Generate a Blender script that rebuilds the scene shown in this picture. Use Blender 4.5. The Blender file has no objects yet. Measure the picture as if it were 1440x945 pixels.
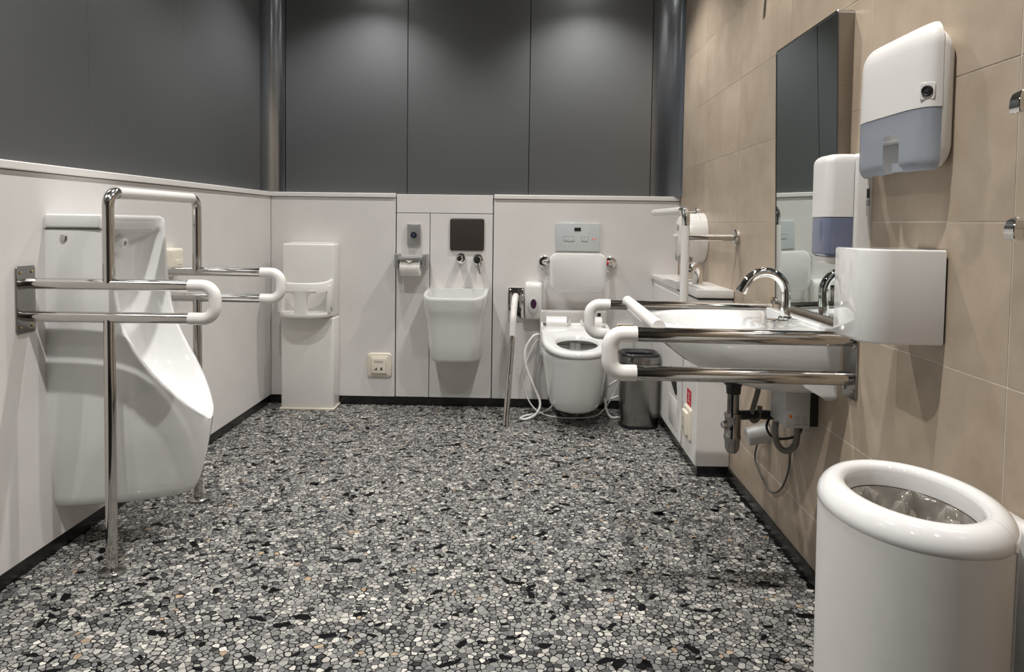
import bpy, bmesh, math, random
from mathutils import Vector, Matrix
random.seed(7)
PI = math.pi
SC = bpy.context.scene
COL = SC.collection
V = Vector

# ------------------------------------------------------------------ camera
cam_d = bpy.data.cameras.new('camera')
cam = bpy.data.objects.new('camera', cam_d)
COL.objects.link(cam)
cam_d.sensor_fit = 'HORIZONTAL'
cam_d.sensor_width = 36.0
cam_d.lens = 36.0 * 1020 / 1440
cam_d.shift_y = -(472.5 - 357.9) / 1440
cam_d.clip_start = 0.02
p, y_, r_ = 0.0442823, 0.0204232, 0.0134925          # pitch down, yaw, roll
fwd = V((-math.sin(y_) * math.cos(p), math.cos(y_) * math.cos(p), -math.sin(p)))
right = V((math.cos(y_), math.sin(y_), 0))
up = right.cross(fwd)
rr = right * math.cos(r_) + up * math.sin(r_)
uu = up * math.cos(r_) - right * math.sin(r_)
m = Matrix((rr, uu, -fwd)).transposed().to_4x4()
m.translation = V((0, 0, 1.10))
cam.matrix_world = m
SC.camera = cam

# ------------------------------------------------------------------ world, exposure
w = bpy.data.worlds.new('world')
SC.world = w
w.use_nodes = True
w.node_tree.nodes['Background'].inputs[0].default_value = (0.02, 0.02, 0.02, 1)
SC.view_settings.view_transform = 'Standard'
SC.view_settings.look = 'None'
SC.view_settings.gamma = 1
SC.view_settings.use_curve_mapping = False
SC.view_settings.exposure = 1.14

# downlights: (x, y, watts); their builder is further down
CEIL = 2.72
LAMP_COLOR = (1.0, 0.975, 0.945)
DOWNLIGHTS = [(-0.97, 3.75, 31), (0.34, 3.75, 33), (-0.97, 2.60, 26), (0.34, 2.60, 28),
              (-0.97, 1.37, 50), (0.34, 1.37, 48), (-0.97, 0.14, 12), (0.34, 0.14, 12)]
SPOT_ANGLE = 113

LW, RW, B = -1.52, 0.893, 4.275      # inner faces of left wall, right wall, back wall
FRONT = -0.95                        # wall behind the camera

# ------------------------------------------------------------------ materials
def mat(name, color, rough=0.5, metal=0.0, coat=0.0, noise=0.0, nscale=40.0, bump=0.0, bscale=200.0,
        trans=0.0, ior=1.5, alpha=1.0, emit=0.0, spec=0.5, stretch=None, rnoise=0.0):
    M = bpy.data.materials.new(name)
    M.use_nodes = True
    nt = M.node_tree
    b = nt.nodes['Principled BSDF']
    I = b.inputs
    I['Base Color'].default_value = (*color, 1)
    I['Roughness'].default_value = rough
    I['Metallic'].default_value = metal
    I['Coat Weight'].default_value = coat
    I['Coat Roughness'].default_value = 0.05
    I['Transmission Weight'].default_value = trans
    I['IOR'].default_value = ior
    I['Alpha'].default_value = alpha
    I['Specular IOR Level'].default_value = spec
    if emit:
        I['Emission Color'].default_value = (*color, 1)
        I['Emission Strength'].default_value = emit
    if noise or bump or rnoise:
        tc = nt.nodes.new('ShaderNodeTexCoord')
        mp = nt.nodes.new('ShaderNodeMapping')
        nt.links.new(tc.outputs['Object'], mp.inputs[0])
        if stretch:
            mp.inputs['Scale'].default_value = stretch
    if noise:
        n = nt.nodes.new('ShaderNodeTexNoise')
        n.inputs['Scale'].default_value = nscale
        n.inputs['Detail'].default_value = 5
        nt.links.new(mp.outputs[0], n.inputs['Vector'])
        rp = nt.nodes.new('ShaderNodeValToRGB')
        rp.color_ramp.elements[0].position = 0.3
        rp.color_ramp.elements[1].position = 0.7
        rp.color_ramp.elements[0].color = (*[max(0, c * (1 - noise)) for c in color], 1)
        rp.color_ramp.elements[1].color = (*[min(1, c * (1 + noise)) for c in color], 1)
        nt.links.new(n.outputs['Fac'], rp.inputs[0])
        nt.links.new(rp.outputs[0], I['Base Color'])
    if rnoise:
        n = nt.nodes.new('ShaderNodeTexNoise')
        n.inputs['Scale'].default_value = nscale
        nt.links.new(mp.outputs[0], n.inputs['Vector'])
        mr = nt.nodes.new('ShaderNodeMapRange')
        mr.inputs['To Min'].default_value = rough - rnoise
        mr.inputs['To Max'].default_value = rough + rnoise
        nt.links.new(n.outputs['Fac'], mr.inputs['Value'])
        nt.links.new(mr.outputs[0], I['Roughness'])
    if bump:
        n = nt.nodes.new('ShaderNodeTexNoise')
        n.inputs['Scale'].default_value = bscale
        nt.links.new(mp.outputs[0], n.inputs['Vector'])
        bp = nt.nodes.new('ShaderNodeBump')
        bp.inputs['Strength'].default_value = bump
        bp.inputs['Distance'].default_value = 0.001
        nt.links.new(n.outputs['Fac'], bp.inputs['Height'])
        nt.links.new(bp.outputs[0], I['Normal'])
    return M

MT = {
    'laminate': mat('white_laminate', (0.72, 0.70, 0.68), 0.42, noise=0.03, nscale=6, bump=0.05, bscale=300),
    'laminate_cap': mat('white_cap', (0.78, 0.76, 0.73), 0.35, noise=0.02, nscale=6),
    'dark_wall': mat('dark_grey_wall', (0.08, 0.078, 0.075), 0.5, noise=0.05),
    'dark_chrome': mat('dull_dark_chrome', (0.30, 0.29, 0.28), 0.10, metal=1.0, rnoise=0.03, nscale=20),
    'joint': mat('dark_joint', (0.05, 0.047, 0.043), 0.8, noise=0.1),
    'panel_metal': mat('satin_grey_metal', (0.235, 0.245, 0.252), 0.36, metal=0.75, noise=0.10, nscale=600,
                       bump=0.10, bscale=900, rnoise=0.03),
    'cove_sheen_metal': mat('sheen_lightened_metal', (0.74, 0.78, 0.84), 0.24, metal=1.0, noise=0.06, nscale=600, rnoise=0.02),  # panel metal made paler: the coves' bright reflection is put into the colour
    'black_skirt': mat('black_skirting', (0.012, 0.012, 0.012), 0.25, noise=0.3, nscale=30),
    'grout': mat('pale_grout', (0.74, 0.70, 0.64), 0.9, noise=0.1),
    'ceil': mat('grey_ceiling', (0.26, 0.257, 0.25), 0.8, noise=0.02, bump=0.05),
    'ceramic': mat('white_ceramic', (0.77, 0.775, 0.765), 0.07, coat=0.5, noise=0.01, nscale=5),
    'plastic': mat('white_plastic', (0.785, 0.77, 0.74), 0.28, noise=0.01, nscale=5, coat=0.15),
    'glossy': mat('glossy_white_shell', (0.80, 0.795, 0.78), 0.08, noise=0.01, nscale=5, coat=0.6),
    'sleeve': mat('white_vinyl_sleeve', (0.80, 0.78, 0.75), 0.24, noise=0.02, nscale=8),
    'beige': mat('ivory_plastic', (0.74, 0.69, 0.58), 0.35, noise=0.02),
    'grey_plastic': mat('pale_grey_plastic', (0.55, 0.55, 0.54), 0.4, noise=0.02),
    'chrome': mat('chrome', (0.80, 0.79, 0.77), 0.05, metal=1.0, rnoise=0.02, nscale=20),
    'steel': mat('polished_steel', (0.58, 0.56, 0.535), 0.075, metal=1.0, noise=0.04, nscale=12, rnoise=0.025),
    'brushed': mat('brushed_steel', (0.34, 0.33, 0.315), 0.20, metal=1.0, noise=0.015, nscale=8, stretch=(60, 60, 1), rnoise=0.015),
    'satin': mat('satin_silver', (0.42, 0.42, 0.42), 0.35, metal=0.7, noise=0.03),
    'black': mat('black_plastic', (0.015, 0.015, 0.016), 0.3, noise=0.2),
    'dark_brown': mat('dark_smoked_plate', (0.040, 0.034, 0.029), 0.35, noise=0.15, nscale=300),
    'rubber': mat('grey_rubber_hose', (0.17, 0.165, 0.15), 0.5, noise=0.1),
    'cable': mat('grey_cable', (0.10, 0.10, 0.09), 0.5, noise=0.1),
    'paper': mat('white_paper', (0.86, 0.84, 0.80), 0.9, noise=0.02, bump=0.2, bscale=400),
    'mirror': mat('silvered_glass', (0.72, 0.78, 0.76), 0.012, metal=1.0, noise=0.004, nscale=2),
    'frame': mat('bronze_steel_frame', (0.30, 0.275, 0.25), 0.3, metal=1.0, noise=0.06, nscale=8, stretch=(1, 1, 40)),
    'blue_window': mat('smoky_blue_window', (0.165, 0.19, 0.28), 0.12, noise=0.05, nscale=12, coat=0.3),
    'clear_grey': mat('translucent_grey_plastic', (0.62, 0.66, 0.72), 0.16, trans=0.55, ior=1.15, noise=0.02, nscale=8),
    'smoke_window': mat('smoky_grey_window', (0.30, 0.28, 0.27), 0.2, noise=0.05),
    'glass_plate': mat('pale_glass_plate', (0.56, 0.60, 0.60), 0.08, noise=0.01, coat=0.5),
    'red': mat('red_sticker', (0.55, 0.03, 0.04), 0.4, noise=0.05),
    'red_led': mat('red_indicator', (0.75, 0.22, 0.20), 0.4, emit=0.12, noise=0.0),
    'orange': mat('orange_dot', (0.75, 0.20, 0.04), 0.5, noise=0.05),
    'yellow': mat('yellow_print', (0.75, 0.60, 0.02), 0.5, noise=0.05),
    'purple': mat('dark_purple_window', (0.05, 0.02, 0.045), 0.15, noise=0.1),
    'ink': mat('dark_ink', (0.06, 0.06, 0.06), 0.6, noise=0.1),
    'grey_ink': mat('grey_ink', (0.33, 0.33, 0.34), 0.6, noise=0.05),
    'blue_led': mat('blue_button', (0.03, 0.05, 0.16), 0.3, noise=0.05),
    'brass': mat('brass_screw', (0.55, 0.42, 0.22), 0.25, metal=1.0, noise=0.1),
    'bin_plastic': mat('white_bin_plastic', (0.78, 0.765, 0.73), 0.30, noise=0.02, nscale=20, bump=0.08, bscale=500),
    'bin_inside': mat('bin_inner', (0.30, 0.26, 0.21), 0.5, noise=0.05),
    'bag': mat('clear_bin_bag', (0.27, 0.245, 0.21), 0.12, trans=0.35, ior=1.25, noise=0.15, nscale=25, bump=0.5, bscale=60),
    'matrix': None,
}

# tiles: beige stone ware, every tile its own tone
def tile_mat():
    M = bpy.data.materials.new('beige_stoneware_tile')
    M.use_nodes = True
    nt = M.node_tree
    b = nt.nodes['Principled BSDF']
    tc = nt.nodes.new('ShaderNodeTexCoord')
    oi = nt.nodes.new('ShaderNodeObjectInfo')
    add = nt.nodes.new('ShaderNodeVectorMath')
    add.operation = 'ADD'
    sc = nt.nodes.new('ShaderNodeVectorMath')
    sc.operation = 'SCALE'
    sc.inputs['Scale'].default_value = 9.0
    comb = nt.nodes.new('ShaderNodeCombineXYZ')
    for k in range(3):
        nt.links.new(oi.outputs['Random'], comb.inputs[k])
    nt.links.new(comb.outputs[0], sc.inputs[0])
    nt.links.new(tc.outputs['Object'], add.inputs[0])
    nt.links.new(sc.outputs[0], add.inputs[1])
    n = nt.nodes.new('ShaderNodeTexNoise')
    n.inputs['Scale'].default_value = 7
    n.inputs['Detail'].default_value = 8
    n.inputs['Roughness'].default_value = 0.62
    nt.links.new(add.outputs[0], n.inputs['Vector'])
    rp = nt.nodes.new('ShaderNodeValToRGB')
    rp.color_ramp.elements[0].position = 0.30
    rp.color_ramp.elements[1].position = 0.72
    rp.color_ramp.elements[0].color = (0.365, 0.290, 0.214, 1)
    rp.color_ramp.elements[1].color = (0.480, 0.395, 0.306, 1)
    nt.links.new(n.outputs['Fac'], rp.inputs[0])
    hsv = nt.nodes.new('ShaderNodeHueSaturation')
    mr = nt.nodes.new('ShaderNodeMapRange')
    mr.inputs['To Min'].default_value = 0.95
    mr.inputs['To Max'].default_value = 1.05
    nt.links.new(oi.outputs['Random'], mr.inputs['Value'])
    nt.links.new(mr.outputs[0], hsv.inputs['Value'])
    nt.links.new(rp.outputs[0], hsv.inputs['Color'])
    nt.links.new(hsv.outputs[0], b.inputs['Base Color'])
    b.inputs['Roughness'].default_value = 0.42
    bp = nt.nodes.new('ShaderNodeBump')
    bp.inputs['Strength'].default_value = 0.08
    bp.inputs['Distance'].default_value = 0.002
    nt.links.new(n.outputs['Fac'], bp.inputs['Height'])
    nt.links.new(bp.outputs[0], b.inputs['Normal'])
    return M
MT['tile'] = tile_mat()

def matrix_mat():       # dark cement between the chips of the terrazzo
    return mat('terrazzo_cement', (0.010, 0.010, 0.010), 0.45, noise=0.4, nscale=90, spec=0.04)
MT['matrix'] = matrix_mat()

def chip_mat():         # every chip carries its own colour in the attribute "tint"
    M = bpy.data.materials.new('terrazzo_chip')
    M.use_nodes = True
    nt = M.node_tree
    b = nt.nodes['Principled BSDF']
    at = nt.nodes.new('ShaderNodeAttribute')
    at.attribute_name = 'tint'
    tc = nt.nodes.new('ShaderNodeTexCoord')
    n = nt.nodes.new('ShaderNodeTexNoise')
    n.inputs['Scale'].default_value = 160
    n.inputs['Detail'].default_value = 4
    nt.links.new(tc.outputs['Object'], n.inputs['Vector'])
    mr = nt.nodes.new('ShaderNodeMapRange')
    mr.inputs['To Min'].default_value = 0.75
    mr.inputs['To Max'].default_value = 1.25
    nt.links.new(n.outputs['Fac'], mr.inputs['Value'])
    hsv = nt.nodes.new('ShaderNodeHueSaturation')
    nt.links.new(mr.outputs[0], hsv.inputs['Value'])
    nt.links.new(at.outputs['Color'], hsv.inputs['Color'])
    nt.links.new(hsv.outputs[0], b.inputs['Base Color'])
    b.inputs['Roughness'].default_value = 0.42
    b.inputs['Specular IOR Level'].default_value = 0.10
    return M
MT['chip'] = chip_mat()
MT['black_chip'] = mat('black_stone_chip', (0.006, 0.006, 0.0065), 0.42, noise=0.4, nscale=60, spec=0.04)

# ------------------------------------------------------------------ mesh helpers
def box(bm, x0, x1, y0, y1, z0, z1, bev=0.0, seg=2):
    t = bmesh.new()
    bmesh.ops.create_cube(t, size=1)
    for v in t.verts:
        v.co = V(((x0 + x1) / 2 + v.co.x * (x1 - x0), (y0 + y1) / 2 + v.co.y * (y1 - y0), (z0 + z1) / 2 + v.co.z * (z1 - z0)))
    if bev > 0:
        bmesh.ops.bevel(t, geom=list(t.edges), offset=bev, segments=seg, affect='EDGES', profile=0.5)
    merge(bm, t)
    return bm

def merge(bm, t):
    me = bpy.data.meshes.new('tmp')
    t.to_mesh(me)
    t.free()
    bm.from_mesh(me)
    bpy.data.meshes.remove(me)

def frame_of(d):
    d = d.normalized()
    a = V((0, 0, 1)) if abs(d.z) < 0.9 else V((1, 0, 0))
    u = d.cross(a).normalized()
    return u, d.cross(u).normalized()

def fillet(pts, rads, n=7):
    """polyline with rounded corners"""
    pts = [V(q) for q in pts]
    out = [pts[0]]
    for i in range(1, len(pts) - 1):
        r = rads if isinstance(rads, (int, float)) else rads[i - 1]
        a, b, c = pts[i - 1], pts[i], pts[i + 1]
        d1, d2 = (a - b).normalized(), (c - b).normalized()
        ang = d1.angle(d2)
        if r <= 0 or ang > PI - 0.01:
            out.append(b)
            continue
        t = r / math.tan(ang / 2)
        t = min(t, (a - b).length * 0.499, (c - b).length * 0.499)
        rr_ = t * math.tan(ang / 2)
        bis = (d1 + d2).normalized()
        cen = b + bis * (rr_ / math.sin(ang / 2))
        s, e = b + d1 * t, b + d2 * t
        v0, v1 = s - cen, e - cen
        tot = v0.angle(v1)
        ax = v0.cross(v1).normalized()
        for k in range(n + 1):
            out.append(cen + Matrix.Rotation(tot * k / n, 3, ax) @ v0)
    out.append(pts[-1])
    return out

def smooth_path(pts, n=8):
    """Catmull-Rom through points"""
    P = [V(q) for q in pts]
    P = [P[0] * 2 - P[1]] + P + [P[-1] * 2 - P[-2]]
    out = []
    for i in range(1, len(P) - 2):
        for k in range(n):
            t = k / n
            a, b, c, d = P[i - 1], P[i], P[i + 1], P[i + 2]
            out.append(0.5 * ((2 * b) + (c - a) * t + (2 * a - 5 * b + 4 * c - d) * t * t + (3 * b - a - 3 * c + d) * t ** 3))
    out.append(P[-2])
    return out

def tube(bm, pts, r, seg=18, cap=True):
    pts = [V(q) for q in pts]
    n = len(pts)
    rads = r if isinstance(r, (list, tuple)) else [r] * n
    rings = []
    u = None
    for i, q in enumerate(pts):
        d = (pts[min(i + 1, n - 1)] - pts[max(i - 1, 0)]).normalized()
        if u is None:
            u, w_ = frame_of(d)
        else:
            u = (u - d * u.dot(d)).normalized()
        w_ = d.cross(u)
        rings.append([bm.verts.new(q + (u * math.cos(2 * PI * k / seg) + w_ * math.sin(2 * PI * k / seg)) * rads[i]) for k in range(seg)])
    for a, b in zip(rings, rings[1:]):
        for k in range(seg):
            bm.faces.new((a[k], a[(k + 1) % seg], b[(k + 1) % seg], b[k]))
    if cap:
        bm.faces.new(rings[0][::-1])
        bm.faces.new(rings[-1])
    return bm

def lathe(bm, base, axis, prof, seg=24, squash=None):
    """prof: (distance along axis, radius)"""
    base, axis = V(base), V(axis).normalized()
    u, w_ = frame_of(axis)
    rings = []
    for h, r in prof:
        if r < 1e-6:
            rings.append([bm.verts.new(base + axis * h)])
        else:
            rings.append([bm.verts.new(base + axis * h + (u * math.cos(2 * PI * k / seg) + w_ * math.sin(2 * PI * k / seg)) * r) for k in range(seg)])
    for a, b in zip(rings, rings[1:]):
        for k in range(seg):
            k2 = (k + 1) % seg
            if len(a) == 1 and len(b) == 1:
                continue
            if len(a) == 1:
                bm.faces.new((a[0], b[k2], b[k]))
            elif len(b) == 1:
                bm.faces.new((a[k], a[k2], b[0]))
            else:
                bm.faces.new((a[k], a[k2], b[k2], b[k]))
    if len(rings[0]) > 1:
        bm.faces.new(rings[0][::-1])
    if len(rings[-1]) > 1:
        bm.faces.new(rings[-1])
    return bm

def loft(bm, sections, cap0=True, cap1=True, closed=True):
    rings = [[bm.verts.new(V(q)) for q in s] for s in sections]
    n = len(rings[0])
    for a, b in zip(rings, rings[1:]):
        for k in range(n if closed else n - 1):
            k2 = (k + 1) % n
            try:
                bm.faces.new((a[k], a[k2], b[k2], b[k]))
            except ValueError:
                pass
    if cap0:
        bm.faces.new(rings[0][::-1])
    if cap1:
        bm.faces.new(rings[-1])
    return bm

def rrect(w, h, r, n=5):
    """rounded rectangle outline in 2D, centred"""
    pts = []
    for cx, cy, a0 in ((w / 2 - r, h / 2 - r, 0), (-w / 2 + r, h / 2 - r, 90), (-w / 2 + r, -h / 2 + r, 180), (w / 2 - r, -h / 2 + r, 270)):
        for k in range(n + 1):
            a = math.radians(a0 + 90 * k / n)
            pts.append((cx + r * math.cos(a), cy + r * math.sin(a)))
    return pts

def plate(bm, c, axis, w, h, t, r, bev=0.0, n=5):
    """rounded plate: c = centre of its back face, grows along axis ('x','-x','y','-y','z'); w horizontal, h vertical"""
    c = V(c)
    def P(a, b, d):
        if axis == 'x': return c + V((d, a, b))
        if axis == '-x': return c + V((-d, a, b))
        if axis == '-y': return c + V((a, -d, b))
        if axis == 'y': return c + V((a, d, b))
        return c + V((a, b, d))
    secs = [[P(a, b, 0) for a, b in rrect(w, h, r, n)]]
    if bev > 0:
        for k in range(4):
            a_ = PI / 2 * k / 3
            ins = bev * (1 - math.cos(a_))
            secs.append([P(a, b, t - bev + bev * math.sin(a_)) for a, b in rrect(w - 2 * ins, h - 2 * ins, max(r - ins, 0.0008), n)])
    else:
        secs.append([P(a, b, t) for a, b in rrect(w, h, r, n)])
    return loft(bm, secs)

def link(name, bm, material, parent=None, origin=None, smooth=True, ang=32):
    bmesh.ops.recalc_face_normals(bm, faces=list(bm.faces))
    me = bpy.data.meshes.new(name)
    bm.to_mesh(me)
    bm.free()
    me.materials.append(MT[material] if isinstance(material, str) else material)
    if smooth:
        me.shade_smooth()
        me.set_sharp_from_angle(angle=math.radians(ang))
    o = bpy.data.objects.new(name, me)
    COL.objects.link(o)
    if parent is not None:
        o.parent = parent
        root = parent
        while root.parent is not None:
            root = root.parent
        me.transform(Matrix.Translation(-root.location))
    else:
        if origin is None:
            xs = [v.co for v in me.vertices]
            origin = V(((min(q.x for q in xs) + max(q.x for q in xs)) / 2, (min(q.y for q in xs) + max(q.y for q in xs)) / 2, min(q.z for q in xs)))
        origin = V(origin)
        me.transform(Matrix.Translation(-origin))
        o.location = origin
    return o

def tag(o, label, cat, group=None):
    o['label'] = label
    o['category'] = cat
    if group:
        o['group'] = group
    return o

def thing(name, label, cat, loc, group=None):
    o = bpy.data.objects.new(name, None)
    o.empty_display_size = 0.05
    o.location = loc
    COL.objects.link(o)
    return tag(o, label, cat, group)

def struct(name, bm, material, **k):
    o = link(name, bm, material, origin=(0, 0, 0), **k)
    o['kind'] = 'structure'
    return o

NB = bmesh.new

# ------------------------------------------------------------------ the shell
bm = NB(); box(bm, LW - 0.15, RW + 0.15, FRONT - 0.15, B + 0.2, -0.08, 0.0)
floor = struct('floor', bm, 'matrix', smooth=False)
bm = NB(); box(bm, LW - 0.15, RW + 0.15, FRONT - 0.15, B + 0.2, CEIL, CEIL + 0.08)
ceiling = struct('ceiling', bm, 'ceil', smooth=False)
bm = NB(); box(bm, LW - 0.15, LW - 0.036, FRONT, B + 0.05, 0, CEIL)
wall_left = struct('wall_left', bm, 'joint', smooth=False)
bm = NB(); box(bm, LW - 0.15, RW + 0.15, B + 0.036, B + 0.2, 0, CEIL)
wall_back = struct('wall_back', bm, 'joint', smooth=False)
bm = NB(); box(bm, RW + 0.0012, RW + 0.15, FRONT, B + 0.036, 0, CEIL)
wall_right = struct('wall_right', bm, 'grout', smooth=False)
bm = NB(); box(bm, LW - 0.15, RW + 0.15, FRONT - 0.15, FRONT, 0, CEIL)
wall_front = struct('wall_front', bm, 'dark_wall', smooth=False)
bm = NB(); box(bm, LW, RW, FRONT, FRONT + 0.012, 1.262, CEIL)
link('metal_panel', bm, 'panel_metal', wall_front, smooth=False)
bm = NB(); box(bm, -0.75, 0.20, FRONT, FRONT + 0.03, 0.005, 2.08, 0.003)
door = struct('door_1', bm, 'dark_wall')
bm = NB(); tube(bm, fillet([(0.10, FRONT + 0.03, 1.25), (0.10, FRONT + 0.08, 1.25), (0.10, FRONT + 0.08, 0.85), (0.10, FRONT + 0.03, 0.85)], 0.02), 0.012)
link('door_handle', bm, 'chrome', door)

# --- black skirtings (set back under the white panels)
SK = 0.050
bm = NB(); box(bm, LW - 0.036, LW - 0.008, FRONT, B, 0, SK); struct('baseboard_left', bm, 'black_skirt', smooth=False)
bm = NB(); box(bm, LW - 0.036, RW, B + 0.008, B + 0.036, 0, SK); struct('baseboard_back', bm, 'black_skirt', smooth=False)
bm = NB(); box(bm, RW - 0.010, RW + 0.001, FRONT, 3.118, 0, 0.047); struct('baseboard_right', bm, 'black_skirt', smooth=False)

# --- left wall: white panels below, satin metal panels above
CAP = 1.262
def piece(name, parent, material, *a, bev=0.0015, **k):
    b_ = NB(); box(b_, *a, bev, 1)
    return link(name, b_, material, parent, smooth=False)
cuts = [FRONT, 0.55, B - 0.001]
for a, b in zip(cuts, cuts[1:]):
    piece('wainscot_panel', wall_left, 'laminate', LW - 0.036, LW, a + 0.001, b - 0.001, SK + 0.001, CAP - 0.028)
    piece('cap_rail', wall_left, 'laminate_cap', LW - 0.036, LW + 0.008, a + 0.0006, b - (0.008 if b > 4 else 0.0006), CAP - 0.0255, CAP, bev=0.003)
seams = [FRONT, -0.30, 0.41, 1.12, 1.83, 2.54, 3.25, 4.178]
for a, b in zip(seams, seams[1:]):
    piece('metal_panel', wall_left, 'panel_metal', LW - 0.036, LW - 0.026, a + 0.001, b - 0.001, CAP, CEIL, bev=0.001)

# --- back wall
def seg_panel(x0, x1, z0, z1, name='wainscot_panel', dy=0.0, material='laminate'):
    return piece(name, wall_back, material, x0 + 0.002, x1 - 0.002, B + dy, B + 0.036, z0, z1)
seg_panel(LW - 0.0018, -0.776, SK + 0.001, CAP - 0.028)
piece('cap_rail', wall_back, 'laminate_cap', LW - 0.0, -0.778, B - 0.008, B + 0.036, CAP - 0.0255, CAP, bev=0.003)
seg_panel(-0.774, -0.201, 1.149, CAP - 0.004, dy=0.004)
seg_panel(-0.774, -0.574, SK + 0.001, 1.145, dy=0.004)
seg_panel(-0.574, -0.201, SK + 0.001, 1.145, dy=0.004)
seg_panel(-0.199, RW, SK + 0.001, CAP - 0.028)
piece('cap_rail', wall_back, 'laminate_cap', -0.197, RW - 0.001, B - 0.008, B + 0.036, CAP - 0.0255, CAP, bev=0.003)
xs = [-1.441, -0.716, 0.004, 0.720]
for a, b in zip(xs, xs[1:]):
    piece('metal_panel', wall_back, 'panel_metal', a + 0.002, b - 0.002, B + 0.026, B + 0.036, CAP, CEIL, bev=0.001)
# coved metal corners
def cove(x0, y0, x1, y1, n=14):
    """quarter ellipse from (x0,y0) on the side wall to (x1,y1) on the back wall"""
    b_ = NB()
    pts = []
    for k in range(n + 1):
        a = PI / 2 * k / n
        pts.append((x1 + (x0 - x1) * math.cos(a), y0 + (y1 - y0) * math.sin(a)))
    # concave: hugging the corner
    secs = []
    for z in (CAP, CEIL):
        secs.append([(x, y, z) for x, y in pts])
    loft(b_, secs, False, False, closed=False)
    bmesh.ops.solidify(b_, geom=list(b_.faces), thickness=0.004)
    return b_
b_ = cove(LW - 0.026, 4.180, -1.443, B + 0.026)
struct('trim_1', b_, 'cove_sheen_metal')
b_ = cove(RW + 0.004, 4.205, 0.722, B + 0.026)
struct('trim_2', b_, 'cove_sheen_metal')

# --- right wall tiles, each its own piece
TZ = [0.048, 0.201, 0.504, 0.807, 1.113, 1.416, 1.718, 2.020, 2.323, 2.626, CEIL]
TY = [1.352 + 0.588 * k for k in range(-4, 5)] + [B]
TY[0] = FRONT
for z0, z1 in zip(TZ, TZ[1:]):
    for y0, y1 in zip(TY, TY[1:]):
        piece('tile', wall_right, 'tile', RW, RW + 0.010, y0 + 0.0013, y1 - 0.0013, z0 + 0.0013, z1 - 0.0013, bev=0.0006)

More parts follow.
